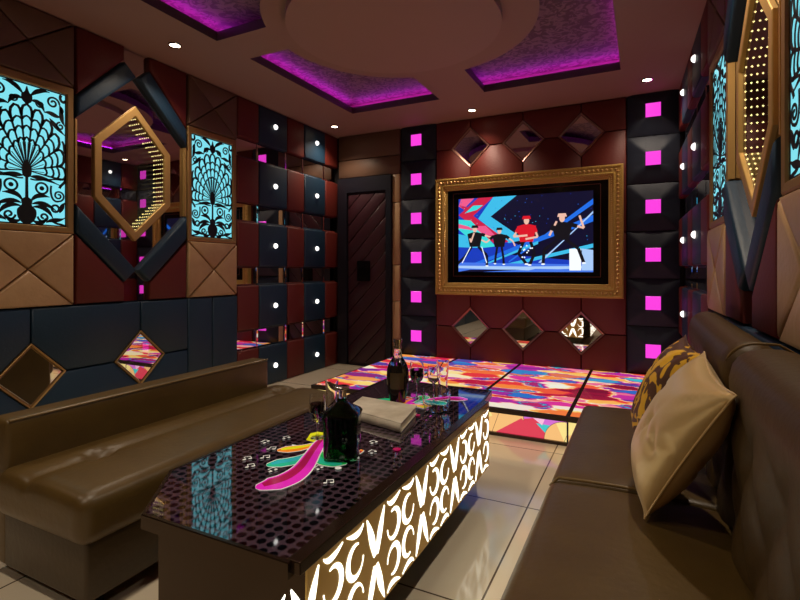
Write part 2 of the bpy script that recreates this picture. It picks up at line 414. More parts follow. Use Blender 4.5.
def band_mirror(side, z0, z1, label):
    mp = MP[side]; ox, oy, oz = mp(4.286, z0, 0); r = empty('mirror_band', (ox, oy, oz)); tag(r, label, 'mirror', 'mirror strips between padded panels, %s wall' % ('left' if side == 'L' else 'right'))
    def q(u, z, n): p = mp(u, z, n); return (p[0]-ox, p[1]-oy, p[2]-oz)
    edges = [3.446, 3.733, 4.163, 4.456, 4.861, 5.126]
    for a, b in zip(edges, edges[1:]):
        mb = MB(); rr = [(a+.002, z0+.002), (b-.002, z0+.002), (b-.002, z1-.002), (a+.002, z1-.002)]
        mb.rings([[q(u, z, -.018) for u, z in rr], [q(u, z, -.008) for u, z in rr], [q(u, z, -.002) for u, z in inset(rr, .012)]], cap0=False)
        mb.build('mirror_tile', M['mirror'], r)
rownames = ['bottom', 'second', 'third', 'fourth', 'top']
for side, wall, sn in (('L', wl, 'left'), ('R', wr, 'right')):
    for z0, z1, kz in ROWS:
        for u0, u1, m in COLS: wall_panel(wall, side, cutrect(u0, u1, z0, z1), m)
    for i, (z0, z1) in enumerate(BANDS):
        band_mirror(side, z0, z1, 'horizontal mirror strip on striped section of %s wall, %s from the floor' % (sn, ['lowest', 'second', 'third', 'topmost'][i]))
# dome lamps on the blue panels
def dome():
    r = empty('dome_lamp', (0, 0, 0))
    mb = MB(); mb.rings([[(.030*math.cos(2*PI*j/20), yy, .030*math.sin(2*PI*j/20)) for j in range(20)] for yy in (.0, .004)]); mb.build('mount', M['chrome'], r, smooth=True)
    mb = MB(); mb.rings([[(.026*math.cos(a)*math.cos(2*PI*j/20), .004 + .024*math.sin(a), .026*math.cos(a)*math.sin(2*PI*j/20)) for j in range(20)] for a in (0, .3, .6, .9, 1.2, 1.45)]); mb.build('dome', M['lampwhite'], r, smooth=True)
    return r
d0 = dome(); first = True
for side, sn in (('L', 'left'), ('R', 'right')):
    for (z0, z1, kz), rn in zip(ROWS, rownames):
        for u, cn in ((3.965, 'nearer the camera'), (4.681, 'nearer the far corner')):
            o = d0 if first else copy_tree(d0); first = False
            o.location = MP[side](u, kz, .030); o.rotation_euler = (0, 0, RZ[side])
            tag(o, 'small white dome lamp on %s wall, %s row up, column %s' % (sn, rn, cn), 'wall lamp', 'white dome lamps on the %s wall' % sn)
# lower navy wainscot, left and right, round the diamond mirrors
for side, wall in (('L', wl), ('R', wr)):
    D = .205
    UU = [-.9, .244, .98, 1.717, 2.457, 2.887]
    for i, (a, b) in enumerate(zip(UU, UU[1:])):
        for z0, z1, e in ((0, .505, 't'), (.505, .928, 'b')):
            cuts = []
            if a in (1.717, 2.457, .98): cuts.append((e+'l', D))
            if b in (1.717, 2.457, .98): cuts.append((e+'r', D))
            wall_panel(wall, side, cutrect(a, b, z0, z1, cuts), 'navy', r=.012)
    for a, b in ((2.887, 3.147), (3.147, 3.444)): wall_panel(wall, side, cutrect(a, b, 0, .928), 'navy', r=.012)
    # plain stretch nearer than the camera sees
    for a, b, m in ((1.05, 1.43, 'navy'), (.60, 1.05, 'red'), (.10, .60, 'navy'), (-.90, .10, 'red'), (-1.58, -.90, 'navy')):
        wall_panel(wall, side, cutrect(a, b, .93, 2.798), m)
    wall_panel(wall, side, cutrect(-1.58, -.9, 0, .928), 'navy')
# padded bands and red corners of the hexagonal mirror bay
for side, wall in (('L', wl), ('R', wr)):
    b0, b1, cm = 1.985, 2.885, 2.43
    for sg in (-1, 1):
        e = cm + sg*.445; k = cm + sg*.10
        wall_panel(wall, side, [(e, 2.175), (cm+sg*.004, 2.60), (k, 2.69), (e, 2.325)], 'navy', th=.04, r=.022, name='padded_band')
        wall_panel(wall, side, [(e, 1.61), (cm+sg*.004, 1.164), (k, 1.074), (e, 1.416)], 'navy', th=.04, r=.022, name='padded_band')
        wall_panel(wall, side, [(e, 2.33), (k, 2.695), (k, 2.798), (e, 2.798)], 'red', th=.03, r=.012)
        wall_panel(wall, side, [(e, 1.411), (k, 1.069), (k, .935), (e, .935)], 'red', th=.03, r=.012)

def hex_mirror(side, label):
    mp = MP[side]; o = mp(2.43, .93, 0); r = empty('hexagonal_mirror', o, RZ[side]); tag(r, label, 'mirror', 'hexagonal gold framed mirrors')
    L = lambda u, z, n: (u - 2.43, n, z - .93)
    def hx(k):   # hexagon shrunk by k
        c = (2.43, 1.885); pts = [(2.43, 2.392), (2.738, 2.085), (2.738, 1.675), (2.43, 1.381), (2.128, 1.675), (2.128, 2.085)]
        return inset(pts, k)
    mb = MB()
    rect = [(2.43, 2.798), (2.876, 2.798), (2.876, .935), (2.43, .935), (1.984, .935), (1.984, 2.798)]; hh = hx(.03)
    for i in range(6):
        j = (i+1) % 6; mb.add([L(*rect[i], -.012), L(*rect[j], -.012), L(*hh[j], -.012), L(*hh[i], -.012)], [(0, 1, 2, 3)])
    mb.build('mirror_sheet', M['mirror_dark'], r)
    mb = MB(); n = 6
    prof = [(0, -.01), (0, .006), (.004, .009), (.048, .009), (.052, .006), (.052, -.01)]
    mb.rings([[L(u, z, y) for u, z in hx(d)] for d, y in prof], False, False); mb.build('frame', M['gold'], r)
    mb = MB(); mb.rings([[L(u, z, y) for u, z in hx(.05)] for y in (-.01, -.13)], False, False); mb.build('light_box', M['black'], r)
    mb = MB(); mb.add([L(u, z, -.129) for u, z in hx(.05)], [tuple(range(6))]); mb.build('back_panel', M['black'], r)
    mb = MB(); mb.add([L(u, z, -.006) for u, z in hx(.05)], [tuple(range(6))]); mb.build('glass_pane', M['half'], r)
    for dep in (-.018, -.040, -.062, -.084, -.106, -.122):
        mb = MB(); P = hx(.054)
        mb.cur = 1; mb.rings([[L(u, z, y) for u, z in hx(.0515)] for y in (dep-.003, dep+.003)], False, False); mb.cur = 0
        for i in range(6):
            a, b = Vector(P[i]), Vector(P[(i+1) % 6]); ln = (b-a).length; cnt = int(ln/.036)
            for q in range(cnt):
                p = a + (b-a)*((q+.5)/cnt); x, y, z = L(p.x, p.y, dep); e = .0052
                mb.add([(x+e,y,z),(x-e,y,z),(x,y+e,z),(x,y-e,z),(x,y,z+e),(x,y,z-e)], [(0,2,4),(2,1,4),(1,3,4),(3,0,4),(2,0,5),(1,2,5),(3,1,5),(0,3,5)])
        mb.build('led_strip', [M['led'], M['black']], r, merge=False)
    for u in (1.991, 2.869):
        mb = MB(); mb.box(u-2.43-.006, u-2.43+.006, -.01, .02, 1.61-.93, 2.175-.93); mb.build('side_bead', M['gold'], r)
hex_mirror('L', 'hexagonal gold framed mirror edged with small lights on the left wall')
hex_mirror('R', 'hexagonal gold framed mirror with rows of glowing dots on the right wall')

# ---------------------------------------------------------------- peacock light boxes
def lattice():
    """pierced peacock screen: w .458, h .87, origin bottom centre, local y out"""
    mb = MB(); y0, y1 = .0055, .0075
    st = lambda pts, wd: stroke(mb, [(max(-.229, min(.229, x)), max(.0, min(.87, z))) for x, z in pts], (lambda t: wd(t)*1.3) if callable(wd) else wd*1.35, y0, y1)
    hx, hz = 0, .335; RX, RZ_ = .225, .40
    N = 11
    ang = [math.radians(-8 + 196*i/N) for i in range(N+1)]
    P = lambda a, k: (hx + RX*k*math.cos(a), hz + (RZ_*k*math.sin(a) if math.sin(a) > 0 else RX*k*math.sin(a)))
    for a in ang: st([P(a, .10), P(a, .86)], lambda t: .0045 + .006*t)
    for i in range(N):                       # scalloped rings of the fan and the rounded feather tips
        a, b = ang[i], ang[i+1]
        for k in (.45, .63, .78):
            st([P(a, k), P((a*3+b)/4, k+.045), P((a+b)/2, k+.06), P((a+b*3)/4, k+.045), P(b, k)], .009)
        st([P(a, .84), P(a*.93+b*.07, .93), P(a*.8+b*.2, .985), P((a+b)/2, 1.02), P(a*.2+b*.8, .985), P(a*.07+b*.93, .93), P(b, .84)], .012)
    for i in range(2*N): a = math.radians(-4 + 188*(i+.5)/(2*N)); st([P(a, .10), P(a, .44)], .003)
    flat(mb, smoothpoly([(0, .395), (.022, .365), (.027, .33), (.02, .30), (0, .29), (-.02, .30), (-.027, .33), (-.022, .365)]), y0, y1+.001)
    flat(mb, [(-.010, .09), (.010, .09), (.008, .30), (-.008, .30)], y0, y1)
    flat(mb, smoothpoly([(0, .17), (.03, .15), (.028, .12), (.052, .09), (.05, .045), (.028, .012), (0, .004), (-.028, .012), (-.05, .045), (-.052, .09), (-.028, .12), (-.03, .15)]), y0, y1+.001)
    flat(mb, smoothpoly([(0, .855), (.012, .82), (.03, .80), (.026, .765), (.012, .75), (0, .735), (-.012, .75), (-.026, .765), (-.03, .80), (-.012, .82)]), y0, y1+.001)
    for s in (-1, 1):
        m = lambda pts: [(x*s, z) for x, z in pts]
        lf = lambda t: .004 + .018*math.sin(PI*min(1, t*1.05))
        st(m(arc(.085, .235, .034, .034, 0, 360, 20)), .009); flat(mb, m([(.085+.014*math.cos(q), .235+.014*math.sin(q)) for q in [k*PI/5 for k in range(10)]]), y0, y1)
        st(m(bez((.02, .30), (.05, .30), (.08, .31), (.19, .27))), lf); st(m(bez((.02, .285), (.06, .27), (.14, .31), (.20, .305))), .007)
        st(m(bez((.02, .14), (.05, .20), (.09, .19), (.13, .185))), lf); st(m(bez((.03, .13), (.07, .15), (.12, .14), (.17, .10))), lf)
        st(m(bez((.03, .11), (.09, .13), (.13, .10), (.15, .05))), lf); st(m(bez((.03, .03), (.07, .0), (.10, .02), (.11, .05))), lf)
        st(m(spiral(.185, .20, .036, .006, -90, 1.6)), .008); st(m(bez((.185, .164), (.15, .15), (.13, .20), (.14, .26))), .009)
        st(m(arc(.165, .115, .022, .022, 0, 360, 16)), .010); st(m(spiral(.095, .055, .034, .006, 180, 1.3)), .009)
        st(m(bez((.11, .02), (.15, .05), (.18, .03), (.225, .06))), lf); st(m(bez((.15, .03), (.18, .01), (.2, .02), (.225, .005))), .010)
        st(m(bez((.19, .09), (.21, .12), (.20, .14), (.226, .16))), lf); st(m(bez((.19, .25), (.20, .28), (.22, .28), (.226, .31))), .012)
        # top scrolls
        st(m(spiral(.150, .795, .040, .007, 0, 1.5)), .009); st(m(bez((.190, .795), (.21, .74), (.19, .70), (.226, .66))), lf)
        st(m(bez((.02, .80), (.05, .84), (.08, .86), (.13, .855))), lf); st(m(bez((.02, .77), (.06, .79), (.09, .76), (.10, .72))), lf)
        st(m(spiral(.075, .765, .024, .005, 180, 1.2)), .007)
        st(m(bez((.10, .72), (.14, .74), (.17, .70), (.20, .72))), lf); st(m(bez((.13, .69), (.16, .66), (.17, .64), (.226, .60))), lf)
        st(m(spiral(.195, .655, .026, .006, 90, 1.2)), .008); st(m(bez((.20, .86), (.18, .83), (.215, .80), (.226, .83))), .013)
        flat(mb, m(smoothpoly([(.20, .785), (.217, .76), (.205, .735), (.19, .76)])), y0, y1)
        st(m(bez((.205, .56), (.226, .54), (.21, .50), (.228, .48))), .010)
        st(m([(.2275, 0), (.2275, .87)]), .006)
    st([(-.228, .003), (.228, .003)], .006); st([(-.228, .867), (.228, .867)], .006)
    return mb
lat_mesh = None
def lightbox(side, u, label):
    global lat_mesh
    mp = MP[side]; r = empty('peacock_light_box', mp(u, 1.447, 0), RZ[side]); tag(r, label, 'light box', 'backlit peacock panels')
    mb = MB(); mb.box(-.232, .232, -.015, .005, -.002, .874); mb.build('glowing_panel', M['cyan'], r)
    if lat_mesh is None:
        o = lattice().build('pierced_screen', M['blackmatt'], r, merge=False); lat_mesh = o.data
    else:
        o = bpy.data.objects.new('pierced_screen', lat_mesh); COL.objects.link(o); o.parent = r
    mb = MB(); f = lambda d, y: [(-.2775+d, y, -.040+d), (.2775-d, y, -.040+d), (.2775-d, y, .928-d), (-.2775+d, y, .928-d)]
    # frame: wider stiles, narrow rails
    def fr(a, b, c, d_, y): return [(-a, y, b), (a, y, b), (a, y, c), (-a, y, c)]
    mb.rings([fr(.2735, -.040, .925, 0, -.018), fr(.2735, -.040, .925, 0, .016), fr(.268, -.032, .917, 0, .020), fr(.238, -.006, .880, 0, .018), fr(.229, .0, .872, 0, .010), fr(.229, 0, .872, 0, .0)], False, False)
    mb.build('frame', M['gold_dark'], r)
lightbox('L', 1.703, 'cyan peacock light box at the left edge of the picture, left wall')
lightbox('L', 3.166, 'cyan peacock light box between hexagonal mirror and striped panels, left wall')
lightbox('R', 3.166, 'narrow looking cyan peacock light box beyond the hexagonal mirror, right wall')
lightbox('R', 1.703, 'cyan peacock light box at the right edge of the picture, right wall')

# tan panels with crossed seams
def xpanel():
    mb = MB(); w2, h = .274, .475
    c = (0, h/2); Q = [(-w2, 0), (w2, 0), (w2, h), (-w2, h)]
    for i in range(4): pad(mb, [Q[i], Q[(i+1) % 4], c], -.02, .034, .020, lambda u, z, n: (u, n, z), gap=.0025)
    return mb.build('cross_seamed_panel', M['tan'], smooth=50)
x0_ = xpanel(); first = True
for side, u, lb in (('L', 1.703, 'lit tan leather panel with crossed seams, left wall at the picture edge'), ('L', 3.166, 'tan leather panel with crossed seams below the middle light box, left wall'),
                    ('R', 3.166, 'tan leather panel with crossed seams below the far light box, right wall'), ('R', 1.703, 'tan leather panel with crossed seams at right picture edge above the sofa')):
    o = x0_ if first else copy_tree(x0_); first = False
    o.location = MP[side](u, .931, 0); o.rotation_euler = (0, 0, RZ[side]); tag(o, lb, 'wall panel', 'cross seamed tan panels')
def xpanel_top():  # same tan leather as below, its shade put into a darker colour
    mb = MB(); w2, h = .274, .422
    c = (0, h/2); Q = [(-w2, 0), (w2, 0), (w2, h), (-w2, h)]
    for i in range(4): pad(mb, [Q[i], Q[(i+1) % 4], c], -.02, .03, .010, lambda u, z, n: (u, n, z), gap=.0015)
    return mb.build('cross_seamed_panel', M['brown_and_shaded_tan'], smooth=50)
x1_ = xpanel_top(); first = True
for side, u, lb in (('L', 1.703, 'tan cross seamed panel with shade in its colour, above the light box at left picture edge'), ('L', 3.166, 'tan cross seamed panel with shade in its colour, up to the ceiling above the middle light box'),
                    ('R', 3.166, 'tan cross seamed panel with shade in its colour, above the far light box, right wall'), ('R', 1.703, 'tan cross seamed panel with shade in its colour, above the near light box, right wall')):
    o = x1_ if first else copy_tree(x1_); first = False
    o.location = MP[side](u, 2.375, 0); o.rotation_euler = (0, 0, RZ[side]); tag(o, lb, 'wall panel', 'shaded tan panels under the ceiling')

# ---------------------------------------------------------------- diamond mirrors
def diamond(d, trim, fw=.014):
    r = empty('diamond_mirror', (0, 0, 0))
    q = lambda k: [(0, -d+k), (d-k, 0), (0, d-k), (-d+k, 0)]
    mb = MB(); mb.rings([[(x, y, z) for x, z in q(k)] for k, y in ((0, -.018), (0, .032), (.003, .035), (fw, .030), (fw, .0))], False, False); mb.build('frame', trim, r)
    mb = MB(); mb.rings([[(x, y, z) for x, z in q(k)] for k, y in ((fw, .018), (fw+.014, .024))], False, True); mb.build('glass', M['mirror'], r)
    return r
dm = diamond(.205, M['gold_dark']); first = True
for u, lb in ((2.457, 'small diamond mirror low on the left wall reflecting the coloured stage'), (1.717, 'dark diamond mirror low on left wall above the sofa back, at left picture edge')):
    o = dm if first else copy_tree(dm); first = False
    o.location = mpL(u, .505, 0); o.rotation_euler = (0, 0, RZ['L']); tag(o, lb, 'mirror', 'diamond mirrors low on the left wall')
dmb = diamond(.215, M['pink_trim'], .017); first = True
for z, zn in ((.545, 'below'), (2.49, 'above')):
    for u, un in ((-1.676, 'left'), (-1.111, 'middle'), (-.545, 'right')):
        o = dmb if first else copy_tree(dmb); first = False
        o.location = mpB(u, z, 0); o.rotation_euler = (0, 0, RZ['B']); tag(o, '%s one of three diamond mirrors in a row %s the television' % (un, zn), 'mirror', 'diamond mirrors %s the television' % zn)

# ---------------------------------------------------------------- back wall
XU = [-2.074, -1.676, -1.111, -.545, -.142]
ZU = [0.0, .545, 1.52, 2.49, 2.798]
for i, (a, b) in enumerate(zip(XU, XU[1:])):
    for j, (z0, z1) in enumerate(zip(ZU, ZU[1:])):
        cuts = []; inn = (-1.676, -1.111, -.545)
        for zz, e in ((z0, 'b'), (z1, 't')):
            if zz in (.545, 2.49):
                if a in inn: cuts.append((e+'l', .215))
                if b in inn: cuts.append((e+'r', .215))
        wall_panel(wb, 'B', cutrect(a, b, z0, z1, cuts), 'red', r=.008)
# tan strip beside door and brown boards over it
zz = [0, .8, 1.22, 1.95, 2.28]
for a, b in zip(zz, zz[1:]): wall_panel(wb, 'B', cutrect(-2.629, -2.525, a, b), 'tan', th=.025, r=.008)
for a, b in ((2.28, 2.50), (2.50, 2.798)): wall_panel(wb, 'B', cutrect(-3.37, -2.525, a, b), 'brown_and_shaded_tan', th=.03, r=.006)
# tufted cushions with pink squares
def tufted(w2, h, name):
    r = empty('tufted_wall_cushion', (0, 0, 0)); mb = MB(); N = 20
    s = .062
    def hgt(x, z):
        ax = max(0, (abs(x)-s)/(w2-s)); az = max(0, (abs(z)-s)/(h/2-s)); k = min(1, max(ax, az))
        return .012 + .058*(1-k)**.85 + .010*math.sin(PI*min(1, min(ax, az)*1.2))*(1-k)
    xs = sorted(set([-w2 + 2*w2*i/N for i in range(N+1)] + [-s, s])); zs = sorted(set([-h/2 + h*i/N for i in range(N+1)] + [-s, s]))
    vs = []
    for z in zs:
        for x in xs:
            sag = -.016*(1-(x/w2)**2)*(1 if abs(abs(z)-h/2) < .001 else 0)*0
            vs.append((x*.985, hgt(x, z), z*.985 + sag))
    n = len(xs); mb.add(vs, [(i*n+j, i*n+j+1, (i+1)*n+j+1, (i+1)*n+j) for i in range(len(zs)-1) for j in range(n-1)])
    ring = lambda y: [(-w2*.985, y, -h/2*.985), (w2*.985, y, -h/2*.985), (w2*.985, y, h/2*.985), (-w2*.985, y, h/2*.985)]
    mb.rings([ring(-.02), ring(.012)], True, False)
    mb.build('cushion', M['tuft'], r, smooth=28)
    mb = MB(); mb.rings([[(a*k, y, b*k) for a, b in ((-s, -s), (s, -s), (s, s), (-s, s))] for k, y in ((1, .066), (1, .078), (.94, .081))]); mb.build('pink_light', M['pink'], r)
    return r
nth = ['lowest', 'second lowest', 'third from the floor', 'third from the ceiling', 'second from the ceiling', 'topmost']
for u, w2, cn in ((-2.298, .222, 'left'), (.082, .221, 'right')):
    t0 = tufted(w2, .4425, cn)
    for i in range(6):
        o = t0 if i == 0 else copy_tree(t0)
        o.location = mpB(u, .418 + .4425*i, 0); o.rotation_euler = (0, 0, RZ['B'])
        tag(o, 'dark tufted cushion with pink square, %s in the %s hand column' % (nth[i], cn), 'wall cushion', 'tufted cushions in the %s column' % cn)

# ---------------------------------------------------------------- door
dr = tag(empty('door_1', (-3.0, YB, 0)), kind='structure'); O = lambda x, y, z: (x+3.0, y, z)
mb = MB()
for a, b, z0, z1 in ((-3.365, -3.235, 0, 2.275), (-2.70, -2.632, 0, 2.275), (-3.235, -2.70, 2.10, 2.275)): mb.box(a+3.0, b+3.0, -.055, .0, z0, z1)
mb.build('door_frame', M['doorframe'], dr, merge=False)
leaf_w = (-3.235+3, -2.70+3)
mb = MB(); mb.box(leaf_w[0], leaf_w[1], -.015, .02, .02, 2.10)
# diagonal quilting: slanted padded strips clipped to the leaf
def clip(poly, x0, x1, z0, z1):
    for ax, lim, sg in ((0, x0, 1), (0, x1, -1), (1, z0, 1), (1, z1, -1)):
        out = []
        for i in range(len(poly)):
            p, q = poly[i-1], poly[i]; pi = (p[ax]-lim)*sg >= 0; qi = (q[ax]-lim)*sg >= 0
            if pi != qi:
                t = (lim-p[ax])/(q[ax]-p[ax]); out.append((p[0]+(q[0]-p[0])*t, p[1]+(q[1]-p[1])*t))
            if qi: out.append(q)
        poly = out
        if not poly: return []
    return poly
for k in range(-3, 14):
    z = k*.21
    q = clip([(-.235, z), (.30, z+.55), (.30, z+.76), (-.235, z+.21)], leaf_w[0]+.01, leaf_w[1]-.01, .04, 2.08)
    q2 = []
    for p in q:
        if not q2 or (Vector(p)-Vector(q2[-1])).length > .012: q2.append(p)
    if len(q2) > 2 and (Vector(q2[0])-Vector(q2[-1])).length < .012: q2.pop()
    if len(q2) > 2: pad(mb, q2, -.0, .036, .010, lambda u, zz_, n: (u, -n, zz_), gap=.002)
mb.build('door_leaf', M['maroon'], dr, merge=False, smooth=50)
mb = MB(); mb.box(-.09, .085, -.050, -.034, 1.03, 1.27); mb.box(-.07, .065, -.052, -.049, 1.05, 1.25); mb.build('door_window', [M['black']], dr, merge=False)
mb = MB(); mb.box(-.365, .368, -.06, 0, 0, .015); mb.build('threshold', M['chrome'], dr)

# ---------------------------------------------------------------- television in carved frame
tv = empty('framed_television', (-1.113, YB-.03, .893)); tag(tv, 'wall television showing dancers, set in a wide carved gold frame', 'television')
W2, Ht = .948, 1.268
def rect(d, y): return [(-W2+d, y, d), (W2-d, y, d), (W2-d, y, Ht-d), (-W2+d, y, Ht-d)]
mb = MB(); mb.rings([rect(d, y) for d, y in ((0, 0), (0, -.05), (.008, -.062), (.020, -.062), (.024, -.054), (.070, -.046), (.076, -.052), (.086, -.052), (.090, -.040), (.118, -.028), (.124, -.032), (.132, -.024), (.132, 0))], False, False)
mb.build('frame', M['gold_carved'], tv)
def beads(d, y, r, step, name):
    mb = MB(); P = [(-W2+d, d), (W2-d, d), (W2-d, Ht-d), (-W2+d, Ht-d)]
    for i in range(4):
        a, b = Vector(P[i]), Vector(P[(i+1) % 4]); n = int((b-a).length/step)
        for k in range(n):
            p = a + (b-a)*(k+.5)/n; t = (b-a).normalized(); nn = Vector((-t.y, t.x))
            c = [p + t*r*.9, p + nn*r*1.0, p - t*r*.9, p - nn*r*1.0]
            vs = [(q.x, y, q.y) for q in c] + [(p.x, y - r*.7, p.y)]
            mb.add(vs, [(0, 1, 4), (1, 2, 4), (2, 3, 4), (3, 0, 4)])
    mb.build(name, M['gold'], tv, merge=False)
beads(.046, -.050, .019, .040, 'carved_leaf_band'); beads(.104, -.034, .009, .020, 'bead_band')
mb = MB(); mb.box(-W2+.125, W2-.125, -.012, 0, .125, Ht-.125); mb.build('black_surround', M['tvblack'], tv)
M['line'] = mat('red_brown_inlay_line', lin(130, 70, 60), .3, .5)
mb = MB(); x0, x1, z0, z1 = -.752, .744, .200, 1.098
for a in ((x0, x1, z0, z0+.005), (x0, x1, z1, z1+.005), (x0, x0+.005, z0, z1), (x1, x1+.005, z0, z1)): mb.box(a[0], a[1], -.015, -.010, a[2], a[3])
mb.build('inlay_line', M['line'], tv, merge=False)
# screen picture: u,v in 0..1 over the lit area
SX0, SX1, SZ0, SZ1 = -.690, .680, .250, 1.040
C = {k: emis('screen_'+k, lin(*c), e) for k, c, e in (('night', (6, 8, 42), 1), ('blue', (20, 60, 190), 1), ('azure', (60, 190, 235), 1), ('teal', (60, 220, 220), 1), ('crimson', (206, 30, 70), 1), ('rose', (240, 90, 140), 1),
     ('white', (240, 246, 255), 1.1), ('beam', (30, 110, 230), 1), ('floor', (70, 120, 235), 1), ('pale', (170, 205, 250), 1), ('cloth', (14, 14, 22), 1), ('skin', (240, 190, 170), 1), ('red', (220, 20, 40), 1), ('grey', (150, 160, 180), 1))}
keys = list(C); mb = MB(); layer = [0]
def sp(poly, k):
    layer[0] += 1; y = -.0125 - layer[0]*.00006; mb.cur = keys.index(k)
    q = clip(poly, 0, 1, 0, 1)
    if len(q) > 2: mb.add([(SX0+(SX1-SX0)*u, y, SZ0+(SZ1-SZ0)*v) for u, v in q], [tuple(range(len(q)))])
def sl(pts, wd, k):
    for a, b in zip(pts, pts[1:]):
        A, B_ = Vector(a), Vector(b); d = (B_-A); d = Vector((d.x*1.73, d.y)).normalized(); n = Vector((-d.y/1.73, d.x))*wd/2
        sp([tuple(A-n), tuple(B_-n), tuple(B_+n), tuple(A+n)], k)
def sc(u, v, ru, rv, k): sp([(u+ru*math.cos(a), v+rv*math.sin(a)) for a in [2*PI*i/14 for i in range(14)]], k)
sp([(0, 0), (1, 0), (1, 1), (0, 1)], 'night')
sp([(0, 0), (1, 0), (1, .12), (0, .30)], 'blue'); sp([(0, .30), (0, 1), (.42, 1), (.18, .62), (.5, .33), (.3, .22)], 'blue')
sp([(.28, 1), (.46, 1), (.26, .74), (.52, .42), (.40, .38), (.16, .72)], 'azure')
sp([(.16, 1), (.28, 1), (.12, .76), (.40, .40), (.30, .36), (0, .78)], 'crimson'); sp([(.02, 1), (.13, 1), (.04, .86), (0, .9)], 'rose')
sp([(0, .72), (.10, .70), (.30, .34), (.18, .32), (0, .58)], 'teal'); sp([(0, .52), (.1, .48), (.2, .32), (0, .34)], 'azure'); sp([(.12, .62), (.22, .62), (.3, .48), (.2, .5)], 'rose')
sp([(0, .92), (.08, .88), (.16, .80), (.05, .84)], 'crimson'); sp([(.05, .8), (.15, .84), (.2, .9), (.12, .9)], 'teal'); sp([(0, .66), (.08, .62), (.14, .56), (0, .6)], 'rose')
for k in range(60): sc(random.uniform(0, 1), random.uniform(.35, .98), .003, .005, random.choice(['azure', 'blue', 'beam']))
sp([(.10, .06), (1, .62), (1, .70), (.10, .10)], 'beam') ; sp([(.40, .12), (1, .83), (1, .90), (.40, .14)], 'beam'); sp([(.34, .05), (1, .30), (1, .35), (.34, .09)], 'azure')
sp([(.62, .12), (1, .72), (1, .75), (.64, .12)], 'pale'); sp([(.2, .08), (.62, .36), (.62, .40), (.2, .1)], 'azure')
sp([(0, 0), (1, 0), (1, .09), (0, .13)], 'floor'); sp([(0, .05), (.55, .02), (1, .05), (1, .075), (.5, .07), (0, .085)], 'pale'); sp([(0, 0), (.2, 0), (.5, .03), (.1, .03)], 'night'); sp([(.5, .0), (.98, 0), (.9, .03), (.6, .04)], 'floor')
sp([(.84, .02), (.92, .02), (.92, .29), (.84, .29)], 'white'); sp([(.925, .02), (1, .02), (1, .27), (.925, .29)], 'pale')
def dancer(u, v, s, top, leg, arms, legs, hair='cloth'):
    P = lambda x, y: (u + x*s*.62, v + y*s)
    for l in legs: sl([P(*p) for p in l], .034*s*1.9, leg); sc(*P(*l[-1]), .016*s*1.5, .018*s, 'white' if leg == 'cloth' else 'red')
    sp([P(-.13, .50), P(.13, .50), P(.19, .84), P(.05, .88), P(-.05, .88), P(-.19, .84)], top)
    for a in arms: sl([P(*p) for p in a], .042*s, 'skin'); sl([P(*a[0]), P((a[0][0]+a[1][0])/2, (a[0][1]+a[1][1])/2)], .085*s, top)
    sc(*P(0, .96), .028*s*1.2, .085*s, 'skin'); sp([P(-.09, .99), P(.09, .99), P(.07, 1.06), P(-.07, 1.06)], hair)
dancer(.135, .08, .52, 'cloth', 'cloth', [[(-.15, .82), (-.10, .62), (-.02, .86)], [(.16, .82), (.34, .76), (.5, .72)]], [[(-.08, .5), (-.25, .25), (-.48, .02)], [(.08, .5), (.30, .28), (.30, .0)]])
sl([(.10, .34), (.03, .12)], .012, 'white'); sl([(.19, .34), (.23, .12)], .012, 'white')
dancer(.33, .10, .46, 'cloth', 'cloth', [[(-.16, .82), (-.36, .64), (-.5, .72)], [(.16, .82), (.36, .66), (.42, .52)]], [[(-.06, .5), (-.1, .25), (-.12, .02)], [(.06, .5), (.1, .25), (.12, .0)]])
dancer(.535, .09, .60, 'red', 'cloth', [[(-.15, .80), (-.26, .62), (.02, .64)], [(.15, .80), (.22, .6), (-.02, .56)]], [[(-.06, .5), (-.16, .25), (.0, .02)], [(.08, .5), (.16, .25), (.06, .0)]], hair='red')
for k in range(10): sc(.535+random.uniform(-.05, .05), random.uniform(.14, .36), .006, .010, 'white')
dancer(.79, .10, .60, 'cloth', 'cloth', [[(-.16, .82), (-.24, .60), (-.1, .9)], [(.16, .82), (.40, .74), (.32, 1.0)]], [[(-.08, .5), (-.34, .30), (-.36, .0)], [(.08, .5), (.30, .32), (.40, .02)]], hair='skin')
mb.build('screen', [C[k] for k in keys], tv, merge=False)

# ---------------------------------------------------------------- lit stage
SY0, SY1, SXa, SXb, SZ = 3.40, 5.10, -2.52, .30, .19
stg = empty('light_up_stage', ((SXa+SXb)/2, (SY0+SY1)/2, 0)); tag(stg, 'low stage of backlit multicoloured glass tiles along the television wall', 'stage')
ox, oy = stg.location.x, stg.location.y
mb = MB(); mb.box(SXa-ox, SXb-ox, SY0+.03-oy, SY1-oy, 0, SZ-.02); mb.build('platform', M['black'], stg)
M['bronze'] = mat('dark_bronze_edge', lin(58, 44, 34), .3, .4)
mb = MB(); mb.box(SXa-ox, SXb-ox, SY0-oy, SY0+.03-oy, SZ-.030, SZ+.003); mb.box(SXa-ox, SXb-ox, SY0-oy, SY0+.03-oy, 0, .022); mb.build('edge_rail', M['bronze'], stg, merge=False)
xe = [SXa, -1.83, -1.14, -.45, SXb]
mb = MB()
for x in xe: mb.box(max(SXa, x-.014)-ox, min(SXb, x+.014)-ox, SY0+.03-oy, SY1-oy, SZ-.02, SZ+.001)
mb.build('tile_divider', M['bronze'], stg, merge=False)
for a, b in zip(xe, xe[1:]):
    mb = MB(); mb.box(a+.014-ox, b-.014-ox, SY0+.03-oy, SY1-oy, SZ-.018, SZ); mb.build('glass_tile', M['brush'], stg)
